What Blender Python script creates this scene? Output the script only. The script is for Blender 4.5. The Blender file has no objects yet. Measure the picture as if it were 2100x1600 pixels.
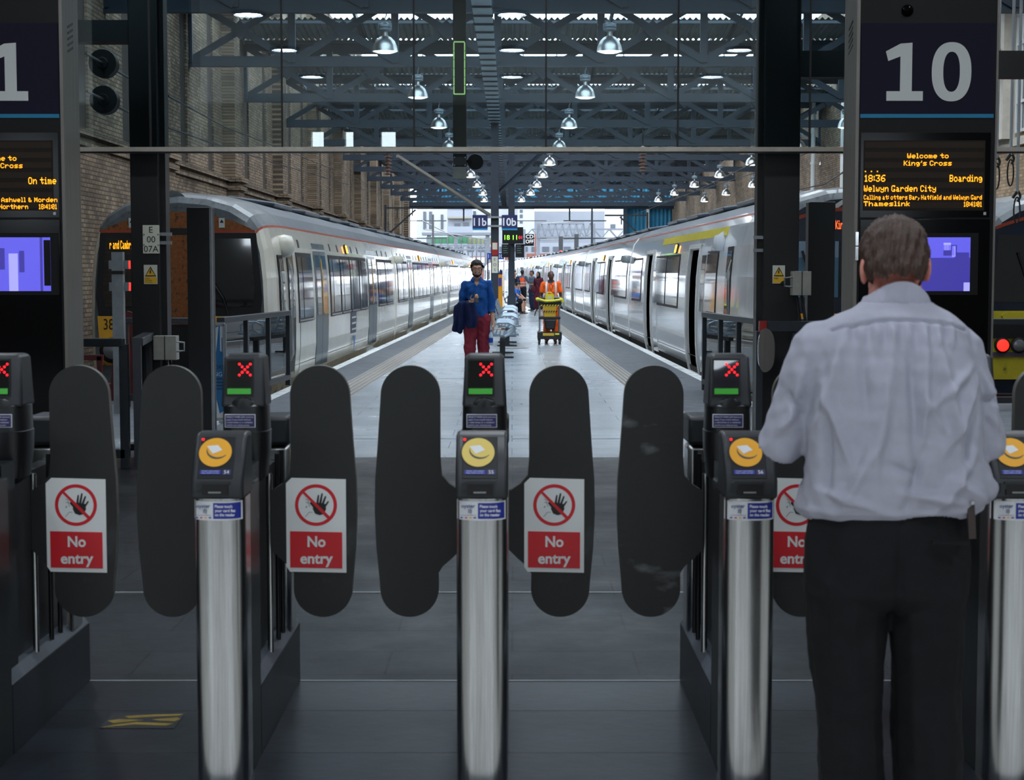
import bpy, bmesh, math, random
import numpy as np
from mathutils import Vector, Matrix, Euler
random.seed(7); rng = np.random.default_rng(7)
PI = math.pi
sc = bpy.context.scene
COL = sc.collection
# ---------------------------------------------------------------- camera
F = 3400.0; EYE = 1.65; PITCH = math.atan(240 / 3400)
cam = bpy.data.cameras.new('camera'); cam.sensor_fit = 'HORIZONTAL'; cam.sensor_width = 36
cam.lens = 36 * F / 2100; cam.clip_end = 2000
cam.dof.use_dof = True; cam.dof.focus_distance = 24; cam.dof.aperture_fstop = 9
camo = bpy.data.objects.new('camera', cam); COL.objects.link(camo)
camo.location = (0, 0, EYE); camo.rotation_euler = (PI / 2 - PITCH, 0, 0); sc.camera = camo
# ---------------------------------------------------------------- sky, exposure
W = bpy.data.worlds.new('sky'); sc.world = W; W.use_nodes = True
bg = W.node_tree.nodes['Background']
bg.inputs[0].default_value = (0.80, 0.90, 1.0, 1); bg.inputs[1].default_value = 5.5
sc.view_settings.view_transform = 'Standard'; sc.view_settings.look = 'None'
sc.view_settings.gamma = 1; sc.view_settings.use_curve_mapping = False
sc.view_settings.exposure = 0.5
sc.cycles.use_denoising = True
sc.cycles.max_bounces = 8; sc.cycles.diffuse_bounces = 4; sc.cycles.glossy_bounces = 4
sc.cycles.transparent_max_bounces = 12; sc.cycles.caustics_reflective = False; sc.cycles.caustics_refractive = False
sc.cycles.sample_clamp_indirect = 6

# ---------------------------------------------------------------- helpers
def at(px, py, d):
    """the point at depth d (world Y) seen at photograph pixel px, py"""
    a = (px - 1050) / F; b = (800 - py) / F; c = math.cos(PITCH); s = math.sin(PITCH)
    k = d / (c + b * s)
    return Vector((k * a, d, EYE + k * (b * c - s)))

def lin(c):
    return tuple(((v / 255) / 12.92 if v <= 10 else (((v / 255) + .055) / 1.055) ** 2.4) for v in c)

MATS = {}
def mat(name, rgb=(128, 128, 128), rough=.5, metal=0., var=0., scale=6., bump=0., bscale=None, emit=0., coat=0., stretch=None, spec=.5, dirt=None):
    if name in MATS: return MATS[name]
    m = bpy.data.materials.new(name); m.use_nodes = True; MATS[name] = m
    nt = m.node_tree; N = nt.nodes; L = nt.links; p = N['Principled BSDF']
    c = lin(rgb)
    p.inputs['Base Color'].default_value = (*c, 1); p.inputs['Roughness'].default_value = rough
    p.inputs['Metallic'].default_value = metal; p.inputs['Coat Weight'].default_value = coat
    p.inputs['Coat Roughness'].default_value = .06
    p.inputs['Specular IOR Level'].default_value = spec
    if emit:
        p.inputs['Emission Color'].default_value = (*c, 1); p.inputs['Emission Strength'].default_value = emit
    if var or bump or dirt:
        tc = N.new('ShaderNodeTexCoord'); mp = N.new('ShaderNodeMapping'); L.new(tc.outputs['Object'], mp.inputs[0])
        if stretch: mp.inputs['Scale'].default_value = stretch
        nz = N.new('ShaderNodeTexNoise'); nz.inputs['Scale'].default_value = scale; nz.inputs['Detail'].default_value = 6
        nz.inputs['Roughness'].default_value = .65
        L.new(mp.outputs[0], nz.inputs['Vector'])
        if var:
            mx = N.new('ShaderNodeMix'); mx.data_type = 'RGBA'
            mx.inputs[6].default_value = (*[max(0, v * (1 - var)) for v in c], 1)
            mx.inputs[7].default_value = (*[min(1, v * (1 + var)) for v in c], 1)
            rm = N.new('ShaderNodeMapRange'); rm.inputs[1].default_value = .3; rm.inputs[2].default_value = .7
            L.new(nz.outputs[0], rm.inputs[0]); L.new(rm.outputs[0], mx.inputs[0]); L.new(mx.outputs[2], p.inputs['Base Color'])
            out = mx.outputs[2]
            if dirt:
                n2 = N.new('ShaderNodeTexNoise'); n2.inputs['Scale'].default_value = dirt[1]; n2.inputs['Detail'].default_value = 8
                L.new(mp.outputs[0], n2.inputs['Vector'])
                r2 = N.new('ShaderNodeMapRange'); r2.inputs[1].default_value = dirt[2]; r2.inputs[2].default_value = dirt[2] + .12
                L.new(n2.outputs[0], r2.inputs[0])
                m2 = N.new('ShaderNodeMix'); m2.data_type = 'RGBA'; m2.inputs[7].default_value = (*lin(dirt[0]), 1)
                L.new(out, m2.inputs[6]); L.new(r2.outputs[0], m2.inputs[0]); L.new(m2.outputs[2], p.inputs['Base Color'])
        if bump:
            bp = N.new('ShaderNodeBump'); bp.inputs['Strength'].default_value = bump; bp.inputs['Distance'].default_value = .01
            if bscale:
                nb = N.new('ShaderNodeTexNoise'); nb.inputs['Scale'].default_value = bscale; nb.inputs['Detail'].default_value = 4
                L.new(mp.outputs[0], nb.inputs['Vector']); L.new(nb.outputs[0], bp.inputs['Height'])
            else: L.new(nz.outputs[0], bp.inputs['Height'])
            L.new(bp.outputs[0], p.inputs['Normal'])
    return m

def brickmat(name, c1, c2, mortar, bw, bh, ms=.012, swap='yz', rough=.85, bump=.4, off=.5, spec=.3, var=.35, stain=.0, bias=0.):
    """rows of bricks or slabs, laid in real metres on the plane named by swap"""
    if name in MATS: return MATS[name]
    m = bpy.data.materials.new(name); m.use_nodes = True; MATS[name] = m
    nt = m.node_tree; N = nt.nodes; L = nt.links; p = N['Principled BSDF']
    p.inputs['Roughness'].default_value = rough; p.inputs['Specular IOR Level'].default_value = spec
    tc = N.new('ShaderNodeTexCoord'); sx = N.new('ShaderNodeSeparateXYZ'); cb = N.new('ShaderNodeCombineXYZ')
    L.new(tc.outputs['Object'], sx.inputs[0])
    ix = {'x': 0, 'y': 1, 'z': 2}
    L.new(sx.outputs[ix[swap[0]]], cb.inputs[0]); L.new(sx.outputs[ix[swap[1]]], cb.inputs[1])
    bt = N.new('ShaderNodeTexBrick'); L.new(cb.outputs[0], bt.inputs['Vector'])
    bt.inputs['Scale'].default_value = 1; bt.inputs['Brick Width'].default_value = bw; bt.inputs['Row Height'].default_value = bh
    bt.inputs['Mortar Size'].default_value = ms; bt.inputs['Mortar Smooth'].default_value = .2; bt.offset = off
    bt.inputs['Bias'].default_value = bias
    bt.inputs['Color1'].default_value = (*lin(c1), 1); bt.inputs['Color2'].default_value = (*lin(c2), 1); bt.inputs['Mortar'].default_value = (*lin(mortar), 1)
    nz = N.new('ShaderNodeTexNoise'); nz.inputs['Scale'].default_value = .7; nz.inputs['Detail'].default_value = 9; nz.inputs['Roughness'].default_value = .7
    L.new(tc.outputs['Object'], nz.inputs['Vector'])
    mr = N.new('ShaderNodeMapRange'); mr.inputs[1].default_value = .3; mr.inputs[2].default_value = .7
    mr.inputs[3].default_value = 1 - var; mr.inputs[4].default_value = 1 + var; L.new(nz.outputs[0], mr.inputs[0])
    mx = N.new('ShaderNodeMix'); mx.data_type = 'RGBA'; mx.blend_type = 'MULTIPLY'; mx.inputs[0].default_value = 1
    L.new(bt.outputs[0], mx.inputs[6]); L.new(mr.outputs[0], mx.inputs[7]); L.new(mx.outputs[2], p.inputs['Base Color'])
    bp = N.new('ShaderNodeBump'); bp.inputs['Strength'].default_value = bump; bp.inputs['Distance'].default_value = .01; bp.invert = True
    L.new(bt.outputs['Fac'], bp.inputs['Height']); L.new(bp.outputs[0], p.inputs['Normal'])
    if stain:
        rr = N.new('ShaderNodeMapRange'); rr.inputs[1].default_value = .35; rr.inputs[2].default_value = .65
        rr.inputs[3].default_value = max(.04, rough - stain); rr.inputs[4].default_value = rough + stain
        L.new(nz.outputs[0], rr.inputs[0]); L.new(rr.outputs[0], p.inputs['Roughness'])
    return m

def glassmat(name, tint=(.82, .9, .92), boost=1.0, rough=.0):
    if name in MATS: return MATS[name]
    m = bpy.data.materials.new(name); m.use_nodes = True; MATS[name] = m
    nt = m.node_tree; N = nt.nodes; L = nt.links; N.remove(N['Principled BSDF'])
    tr = N.new('ShaderNodeBsdfTransparent'); tr.inputs[0].default_value = (*tint, 1)
    gl = N.new('ShaderNodeBsdfGlossy'); gl.inputs['Roughness'].default_value = rough
    fr = N.new('ShaderNodeFresnel'); fr.inputs[0].default_value = 1.5
    mu = N.new('ShaderNodeMath'); mu.operation = 'MULTIPLY'; mu.inputs[1].default_value = boost; mu.use_clamp = True
    mx = N.new('ShaderNodeMixShader')
    L.new(fr.outputs[0], mu.inputs[0]); L.new(mu.outputs[0], mx.inputs[0]); L.new(tr.outputs[0], mx.inputs[1]); L.new(gl.outputs[0], mx.inputs[2])
    L.new(mx.outputs[0], N['Material Output'].inputs[0])
    return m

_TXT = {}
def text_geo(s, fat=0.):
    if (s, fat) in _TXT: return _TXT[s, fat]
    cu = bpy.data.curves.new('lettering', 'FONT'); cu.body = s; cu.size = 1; cu.resolution_u = 4; cu.offset = fat
    ob = bpy.data.objects.new('lettering', cu)
    me = ob.to_mesh()
    v = np.array([x.co[:] for x in me.vertices]); f = [list(p.vertices) for p in me.polygons]
    ob.to_mesh_clear(); bpy.data.objects.remove(ob); bpy.data.curves.remove(cu)
    _TXT[s, fat] = (v, f); return v, f

G57 = dict(zip("0123456789:.,'&ABCDEFGHIJKLMNOPQRSTUVWXYZabcdefghijklmnopqrstuvwxyz",
    "3E5149453E 00427F4000 7249494946 2141494D33 1814127F10 2745454539 3C4A494931 4121110907 3649494936 464949291E 0000360000 0000600000 0080703000 0004030000 3649562050 7C1211127C 7F49494936 3E41414122 7F4141413E 7F49494941 7F09090901 3E41415173 7F0808087F 00417F4100 2040413F01 7F08142241 7F40404040 7F021C027F 7F0408107F 3E4141413E 7F09090906 3E4151215E 7F09192946 2649494932 03017F0103 3F4040403F 1F2040201F 3F4038403F 6314081463 0304780403 6159494D43 2054547840 7F28444438 3844444428 384444287F 3854545418 00087E0902 18A4A49C78 7F08040478 00447D4000 2040403D00 7F10284400 00417F4000 7C04780478 7C08040478 3844444438 FC18242418 18242418FC 7C08040408 4854545424 04043F4424 3C4040207C 1C2040201C 3C4030403C 4428102844 4C9090907C 4464544C44".split()))
def pixel_text(mb, t, c, m, h, u=(1, 0, 0), w=(0, 0, 1), align='L', width=None, off=.002, bold=1.05):
    """lettering of a lamp matrix: square dots joined into strokes, h = seven dots high"""
    u = Vector(u); w = Vector(w); nn = u.cross(w); x = 0; Q = []
    for ch in t:
        if ch == ' ': x += 3; continue
        cols = [int(G57[ch][i:i + 2], 16) for i in range(0, 10, 2)]
        while cols and cols[0] == 0: cols.pop(0)
        while cols and cols[-1] == 0: cols.pop()
        for k, cv in enumerate(cols):
            r = 0
            while r < 8:
                if cv >> r & 1:
                    r2 = r
                    while r2 + 1 < 8 and cv >> (r2 + 1) & 1: r2 += 1
                    Q.append((x + k, 7 - r2 - 1, x + k + bold, 7 - r + .12)); r = r2 + 1
                else: r += 1
        x += len(cols) + 1.25
    tot = x - 1; p = h / 7; px = p if width is None else width / tot
    x0 = {'L': 0, 'C': tot / 2, 'R': tot}[align]
    for a, b, cc, d in Q:
        V = [Vector(c) + u * ((X - x0) * px) + w * ((Y - 3.5) * p) + nn * off for X, Y in ((a, b), (cc, b), (cc, d), (a, d))]
        mb.add(V, [(0, 1, 2, 3)], m)


class MB:
    def __init__(s): s.v = []; s.f = []; s.m = []; s.mats = []
    def mi(s, m):
        if m not in s.mats: s.mats.append(m)
        return s.mats.index(m)
    def add(s, V, Fc, m, M=None):
        b = len(s.v); k = s.mi(m)
        for p in V:
            p = Vector(p); s.v.append(tuple(M @ p) if M else tuple(p))
        for q in Fc: s.f.append([b + i for i in q]); s.m.append(k)
        return s
    def box(s, c, d, m, rot=None):
        x, y, z = d[0] / 2, d[1] / 2, d[2] / 2
        V = [(-x, -y, -z), (x, -y, -z), (x, y, -z), (-x, y, -z), (-x, -y, z), (x, -y, z), (x, y, z), (-x, y, z)]
        Fc = [(0, 3, 2, 1), (4, 5, 6, 7), (0, 1, 5, 4), (1, 2, 6, 5), (2, 3, 7, 6), (3, 0, 4, 7)]
        M = Matrix.Translation(c)
        if rot: M = M @ Euler(rot).to_matrix().to_4x4()
        return s.add(V, Fc, m, M)
    def bb(s, a, b, m):
        return s.box([(a[i] + b[i]) / 2 for i in range(3)], [abs(b[i] - a[i]) for i in range(3)], m)
    def bar(s, a, b, w, h, m, up=(0, 0, 1)):
        """a straight square bar from a to b"""
        a = Vector(a); b = Vector(b); d = b - a; L = d.length; d.normalize()
        u = Vector(up)
        if abs(d.dot(u)) > .99: u = Vector((0, 1, 0))
        x = d.cross(u).normalized(); z = x.cross(d)
        M = Matrix((x, d, z)).transposed().to_4x4(); M.translation = (a + b) / 2
        return s.add(*_box(w, L, h), m, M)
    def tube(s, pts, r, m, n=10, caps=True):
        pts = [Vector(p) for p in pts]; R = r if isinstance(r, (list, tuple)) else [r] * len(pts)
        V = []; Fc = []; k = len(pts)
        d0 = (pts[1] - pts[0]).normalized(); u = d0.orthogonal().normalized()
        for i in range(k):
            d = (pts[min(i + 1, k - 1)] - pts[max(i - 1, 0)]).normalized()
            u = (u - d * u.dot(d)).normalized(); w = d.cross(u)
            for j in range(n):
                t = 2 * PI * j / n; V.append(pts[i] + (u * math.cos(t) + w * math.sin(t)) * R[i])
        for i in range(k - 1):
            for j in range(n):
                a = i * n + j; b = i * n + (j + 1) % n; Fc.append((a, b, b + n, a + n))
        if caps: Fc.append(tuple(range(n - 1, -1, -1))); Fc.append(tuple(range((k - 1) * n, k * n)))
        return s.add(V, Fc, m)
    def cyl(s, a, b, r, m, n=16, r2=None): return s.tube([a, b], [r, r if r2 is None else r2], m, n)
    def lathe(s, prof, c, m, n=20, axis='z'):
        V = []; Fc = []; k = len(prof)
        for r, h in prof:
            for j in range(n):
                t = 2 * PI * j / n; x, y = r * math.cos(t), r * math.sin(t)
                V.append(Vector(c) + (Vector((x, y, h)) if axis == 'z' else Vector((x, -h, y)) if axis == 'y' else Vector((h, x, y))))
        for i in range(k - 1):
            for j in range(n):
                a = i * n + j; b = i * n + (j + 1) % n; Fc.append((a, b, b + n, a + n))
        return s.add(V, Fc, m)
    def prism(s, poly, o, u, w, t, m, side=None):
        """polygon poly (2D, along u and w from o), thickness t along u x w"""
        o = Vector(o); u = Vector(u).normalized(); w = Vector(w).normalized(); nrm = u.cross(w).normalized() * t
        n = len(poly); A = [o + u * p[0] + w * p[1] for p in poly]; B = [p + nrm for p in A]
        s.add(A + B, [tuple(range(n - 1, -1, -1)), tuple(range(n, 2 * n))], m)
        return s.add(A + B, [(i, (i + 1) % n, (i + 1) % n + n, i + n) for i in range(n)], side or m)
    def loft(s, rings, m, caps=True, closed=True):
        V = [p for r in rings for p in r]; n = len(rings[0]); Fc = []
        for i in range(len(rings) - 1):
            for j in range(n if closed else n - 1):
                a = i * n + j; b = i * n + (j + 1) % n; Fc.append((a, b, b + n, a + n))
        if caps: Fc.append(tuple(range(n - 1, -1, -1))); Fc.append(tuple(range((len(rings) - 1) * n, len(rings) * n)))
        return s.add(V, Fc, m)
    def text(s, t, c, m, h, u=(1, 0, 0), w=(0, 0, 1), align='C', width=None, off=.002, fat=0.):
        """flat lettering t, h high, centred (or left / right aligned) on c, reading along u"""
        v, f = text_geo(t, fat); lo = v.min(0); hi = v.max(0)
        ref, _ = text_geo('H'); ch = ref[:, 1].max()
        k = h / ch; kx = k if width is None else width / (hi[0] - lo[0])
        u = Vector(u).normalized(); w = Vector(w).normalized(); nn = u.cross(w)
        x0 = {'C': (lo[0] + hi[0]) / 2, 'L': lo[0], 'R': hi[0]}[align]
        V = [Vector(c) + u * ((p[0] - x0) * kx) + w * ((p[1] - ch / 2) * k) + nn * off for p in v]
        return s.add(V, f, m)
    def build(s, name, parent=None, smooth=None, bevel=0, seg=2, world=False, loc=None, bmat=None):
        me = bpy.data.meshes.new(name)
        V = s.v
        if world and parent is not None:
            Mi = world_matrix(parent).inverted(); V = [tuple(Mi @ Vector(p)) for p in V]
        if loc is not None: V = [tuple(Vector(p) - Vector(loc)) for p in V]
        me.from_pydata(V, [], s.f)
        for m in s.mats: me.materials.append(m)
        me.polygons.foreach_set('material_index', s.m)
        bm = bmesh.new(); bm.from_mesh(me); bmesh.ops.recalc_face_normals(bm, faces=bm.faces); bm.to_mesh(me); bm.free()
        if smooth: me.shade_smooth(); me.set_sharp_from_angle(angle=math.radians(smooth))
        me.update()
        o = bpy.data.objects.new(name, me); COL.objects.link(o)
        if parent is not None: o.parent = parent
        if loc is not None: o.location = loc
        if bevel:
            b = o.modifiers.new('bevel', 'BEVEL'); b.width = bevel; b.segments = seg; b.limit_method = 'ANGLE'; b.angle_limit = math.radians(40)
            if bmat is not None: b.material = bmat
            b.harden_normals = False
            if not smooth: me.shade_smooth(); me.set_sharp_from_angle(angle=math.radians(45))
        return o

def _box(w, l, h):
    x, y, z = w / 2, l / 2, h / 2
    return ([(-x, -y, -z), (x, -y, -z), (x, y, -z), (-x, y, -z), (-x, -y, z), (x, -y, z), (x, y, z), (-x, y, z)],
            [(0, 3, 2, 1), (4, 5, 6, 7), (0, 1, 5, 4), (1, 2, 6, 5), (2, 3, 7, 6), (3, 0, 4, 7)])

def world_matrix(o):
    M = Matrix.Translation(o.location) @ o.rotation_euler.to_matrix().to_4x4()
    return world_matrix(o.parent) @ M if o.parent else M
def tag(o, label=None, cat=None, group=None, kind=None):
    if label: o['label'] = label
    if cat: o['category'] = cat
    if group: o['group'] = group
    if kind: o['kind'] = kind
    return o
def thing(name, label, cat, loc=(0, 0, 0), rz=0, group=None):
    o = bpy.data.objects.new(name, None); COL.objects.link(o); o.empty_display_size = .1
    o.location = loc; o.rotation_euler = (0, 0, rz)
    return tag(o, label, cat, group)
def empty(name, parent, loc=(0, 0, 0), rz=0):
    o = bpy.data.objects.new(name, None); COL.objects.link(o); o.parent = parent; o.location = loc; o.rotation_euler = (0, 0, rz); return o
def struct(o, label=None, cat=None): return tag(o, label, cat, None, 'structure')
KIDS = {}
def kids(o): return [c for c in COL.objects if c.parent == o]
def dup(root, loc=None, rz=None, label=None, group=None, parent='keep'):
    allk = {}
    for c in COL.objects:
        if c.parent: allk.setdefault(c.parent.name, []).append(c)
    def cp(o, par):
        n = o.copy(); COL.objects.link(n)
        if par is not None: n.parent = par
        for c in allk.get(o.name, []): cp(c, n)
        return n
    r = cp(root, None)
    if loc is not None: r.location = loc
    if rz is not None: r.rotation_euler = (0, 0, rz)
    if label: r['label'] = label
    if group: r['group'] = group
    return r

# ---- solid shapes for bodies and cloth: hulls of ellipsoids, fused into one surface
def _ico(n):
    bm = bmesh.new(); bmesh.ops.create_icosphere(bm, subdivisions=n, radius=1)
    v = np.array([x.co[:] for x in bm.verts]); bm.free(); return v
ICO = _ico(2)
def hull(bm, items):
    pts = []
    for c, r in items:
        r = (r, r, r) if isinstance(r, (int, float)) else r
        pts.append(ICO * np.array(r) + np.array(c[:]))
    vs = [bm.verts.new(p) for p in np.concatenate(pts)]
    ret = bmesh.ops.convex_hull(bm, input=vs)
    kill = [g for g in ret['geom_interior'] if isinstance(g, bmesh.types.BMVert)]
    if kill: bmesh.ops.delete(bm, geom=kill, context='VERTS')
def rings_solid(bm, rings):
    R = [[bm.verts.new(p) for p in r] for r in rings]; n = len(R[0])
    for a, b in zip(R, R[1:]):
        for j in range(n): bm.faces.new((a[j], a[(j + 1) % n], b[(j + 1) % n], b[j]))
    bm.faces.new(R[0][::-1]); bm.faces.new(R[-1])
def ring(c, rx, ry, n=40, e=2.0, tilt=0):
    out = []
    for j in range(n):
        t = 2 * PI * j / n; ct, st = math.cos(t), math.sin(t)
        x = rx * math.copysign(abs(ct) ** (2 / e), ct); y = ry * math.copysign(abs(st) ** (2 / e), st)
        out.append(Vector((c[0] + x, c[1] + y, c[2] + tilt * y)))
    return out
def blob(name, prims, voxel, m, parent=None, smooth=6, cuts=None, fold=None, thick=0, M=None):
    """prims: ('h', [(centre, radii), ...]) or ('r', rings); cuts: f(points) -> mask to remove; fold: f(points, normals) -> offset along normals"""
    bm = bmesh.new()
    for k, it in prims:
        if k == 'h': hull(bm, it)
        else: rings_solid(bm, it)
    bmesh.ops.recalc_face_normals(bm, faces=bm.faces)
    me = bpy.data.meshes.new(name + '_raw'); bm.to_mesh(me); bm.free()
    ob = bpy.data.objects.new(name, me); COL.objects.link(ob)
    r = ob.modifiers.new('fuse', 'REMESH'); r.mode = 'VOXEL'; r.voxel_size = voxel; r.use_smooth_shade = True
    if smooth:
        s = ob.modifiers.new('soften', 'SMOOTH'); s.factor = .5; s.iterations = smooth
    dg = bpy.context.evaluated_depsgraph_get()
    n = bpy.data.meshes.new_from_object(ob.evaluated_get(dg))
    bpy.data.objects.remove(ob); bpy.data.meshes.remove(me)
    n.name = name
    co = np.empty(len(n.vertices) * 3); n.vertices.foreach_get('co', co); co = co.reshape(-1, 3)
    if fold:
        nr = np.empty(len(n.vertices) * 3); n.vertices.foreach_get('normal', nr); nr = nr.reshape(-1, 3)
        co = co + nr * fold(co, nr)[:, None]
    kill = cuts(co) if cuts else None
    if M is not None:
        A = np.array(M.to_3x3()); co2 = co @ A.T + np.array(M.translation)
    else: co2 = co
    n.vertices.foreach_set('co', co2.ravel())
    if kill is not None and kill.any():
        bm = bmesh.new(); bm.from_mesh(n); bm.verts.ensure_lookup_table()
        bmesh.ops.delete(bm, geom=[bm.verts[i] for i in np.nonzero(kill)[0]], context='VERTS')
        bm.to_mesh(n); bm.free()
    n.materials.clear(); n.materials.append(m); n.shade_smooth(); n.update()
    o = bpy.data.objects.new(name, n); COL.objects.link(o)
    if parent is not None: o.parent = parent
    if thick:
        t = o.modifiers.new('cloth', 'SOLIDIFY'); t.thickness = thick; t.offset = -1
    return o
def waves(seed, k, amp, n=7, axis=None):
    """soft random creases"""
    g = np.random.default_rng(seed); K = g.normal(size=(n, 3)) * k
    if axis is not None: K = K * np.array(axis)
    ph = g.uniform(0, 6.28, n)
    return lambda co, nr=None: amp * np.sin(co @ K.T + ph).sum(1) / math.sqrt(n)
# ================================================================ the setting
dark_paint = mat('dark_paint', (30, 34, 38), .4, var=.15, scale=3)
black_paint = mat('black_paint', (19, 20, 22), .42, var=.15, scale=4)
steel = mat('brushed_steel', (204, 206, 207), .25, 1, var=.16, scale=9, stretch=(14, 14, .35), dirt=((140, 138, 135), 3, .66))
galv = mat('galvanised', (150, 155, 158), .5, .6, var=.15, scale=8)
slabs = brickmat('paving_slabs', (38, 42, 47), (30, 34, 38), (13, 14, 16), 1.05, .42, .006, 'xy', .46, .25, .5, .22, .32, .12)
tiles = brickmat('platform_tiles', (150, 160, 168), (140, 150, 160), (104, 112, 120), 1.2, .6, .004, 'xy', .24, .08, .5, .6, .08, .035)
asphalt = mat('asphalt', (82, 88, 95), .7, var=.3, scale=4, bump=.3, bscale=60, dirt=((60, 64, 70), 2.5, .6))
hallfl = mat('concourse_floor', (196, 194, 188), .35, var=.08, scale=2)
mb = MB(); mb.bb((-14, 5.15, -.3), (14, 14.8, 0), slabs); struct(mb.build('floor'))
mb = MB(); mb.bb((-14, -9, -.3), (14, 5.15, 0), hallfl); struct(mb.build('floor_8'))
mb = MB(); mb.bb((-14, 14.8, -1.6), (14, 16.45, -.001), tiles); struct(mb.build('floor_4'))
mb = MB(); mb.bb((-8, 16.45, -1.6), (-3.35, 21.6, -.001), asphalt); mb.bb((3.2, 16.45, -1.6), (12.4, 21.0, -.001), asphalt); struct(mb.build('floor_7'))
# smoother dark plate floor under the gates and the metal strip behind it
plate = mat('gate_plate', (29, 35, 44), .34, var=.4, scale=2.2, bump=.12, bscale=14, spec=.28, dirt=((30, 34, 40), 1.7, .54))
mb = MB(); mb.bb((-9, 5.15, 0), (9, 6.6, .004), plate)
for x in (-1.0, .85): mb.bb((x - .002, 5.15, .004), (x + .002, 6.6, .0045), black_paint)
for y in (5.6, 6.15): mb.bb((-9, y - .002, .004), (9, y + .002, .0045), black_paint)
struct(mb.build('floor_1'))
mb = MB(); mb.bb((-9, 6.6, 0), (9, 6.615, .006), galv); struct(mb.build('trim_2'))
mb = MB(); mb.bb((-9, 8.47, 0), (9, 8.49, .004), galv); struct(mb.build('trim_3'))
ylw = mat('floor_yellow', (190, 160, 50), .6, var=.3, scale=9)
# worn yellow arrow stuck on the floor
c = at(293, 1484, 6.0); c.z = .005
mb = MB(); mb.box((c.x, c.y, .0055), (.27, .20, .001), black_paint)
for P in ([(-.13, -.09), (-.02, -.05), (.10, -.065), (.12, -.04), (-.02, -.02), (-.09, -.055)], [(-.13, .0), (-.10, -.035), (-.03, -.005), (.0, .01), (-.09, .02)], [(-.08, .06), (.02, .085), (.13, .09), (.12, .07), (.03, .055), (-.06, .035)], [(.03, .015), (.12, .045), (.135, .02), (.12, -.01), (.06, .0)]):
    mb.prism(P, (c.x, c.y, .006), (1, 0, 0), (0, 1, 0), .001, ylw)
tag(mb.build('floor_arrow'), 'worn yellow and black arrow sticker on the dark floor beside the gate', 'floor sticker')

def bend(d, d0, k): return -k * max(0, d - d0) ** 2
def edgeL(d): return -3.2 + .0195 * (d - 25.2) + bend(d, 78, .00028)
def edgeR(d): return 3.02 - .0143 * (d - 26.3) + bend(d, 62, .00027)
ds = [16.4, 20, 25, 30, 36, 42, 50, 58, 66, 74, 82, 90, 98, 106, 114, 122, 130, 140]
concrete = mat('platform_concrete', (120, 122, 122), .8, var=.25, scale=3, bump=.3, bscale=20)
white_line = mat('edge_line', (215, 218, 218), .6, var=.2, scale=5, dirt=((120, 124, 126), 6, .56))
tact = mat('tactile_paving', (128, 124, 118), .55, var=.15, scale=6)
def strip(name, fa, fb, z0, z1, m, label=None):
    mb = MB(); R = []
    for d in ds:
        a, b = fa(d), fb(d); R.append([(a, d, z0), (b, d, z0), (b, d, z1), (a, d, z1)])
    mb.loft(R, m); return struct(mb.build(name))
strip('floor_2', lambda d: edgeL(d), lambda d: edgeR(d), -.95, -.002, concrete)
strip('floor_3', lambda d: edgeL(d) + 1.1, lambda d: edgeR(d) - 1.4, -.05, .0, tiles)
strip('floor_6', lambda d: edgeL(d) + .14, lambda d: edgeL(d) + .70, -.05, .0, asphalt)
strip('floor_5', lambda d: edgeR(d) - 1.06, lambda d: edgeR(d) - .14, -.05, .0, asphalt)
strip('trim_4', lambda d: edgeL(d) - .02, lambda d: edgeL(d) + .14, -.1, .002, white_line)
strip('trim_5', lambda d: edgeR(d) - .14, lambda d: edgeR(d) + .02, -.1, .002, white_line)
def ribs(name, fa, w, n):
    mb = MB()
    R = [[(fa(d), d, -.05), (fa(d) + w, d, -.05), (fa(d) + w, d, .001), (fa(d), d, .001)] for d in ds]; mb.loft(R, tact)
    for k in range(n):
        o = w * (k + .18) / n; q = w / n * .64
        mb.loft([[(fa(d) + o, d, 0), (fa(d) + o + q, d, 0), (fa(d) + o + q * .8, d, .011), (fa(d) + o + q * .2, d, .011)] for d in ds], tact)
    return struct(mb.build(name))
ribs('trim_6', lambda d: edgeL(d) + .70, .40, 5)
ribs('trim_7', lambda d: edgeR(d) - 1.40, .34, 5)
# expansion joints across the platform
joint = mat('joint_line', (70, 84, 96), .5)
mb = MB()
for y in (16.45, 25.9): mb.bb((-2.1, y, -.01), (1.6, y + .05, .001), joint)
struct(mb.build('trim_8'))
# track beds with rails
ballast = mat('ballast', (52, 50, 48), .9, var=.5, scale=18, bump=.8, bscale=12)
mb = MB(); mb.bb((-9, 21, -1.6), (16, 132, -1.12), ballast); struct(mb.build('ground'))
rail_m = mat('rail_steel', (92, 84, 78), .4, .7)
for nm, x0, k0, kk, lab in (('left', -4.87, .0185, 78, 'pair of rails under the train on the left'), ('right', 4.71, -.0143, 62, 'pair of rails under the white train on the right'), ('far', 8.15, -.0143, 62, 'pair of rails under the dark blue train')):
    mb = MB()
    for s in (-.72, .72):
        mb.loft([[(x0 + k0 * (d - 25) + bend(d, kk, .00027) + s + q, d, z) for q, z in ((-.035, -1.12), (.035, -1.12), (.035, -.97), (-.035, -.97))] for d in ds[:-1] if d > 21.5], rail_m)
    tag(mb.build('railway_track'), lab, 'track')

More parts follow.
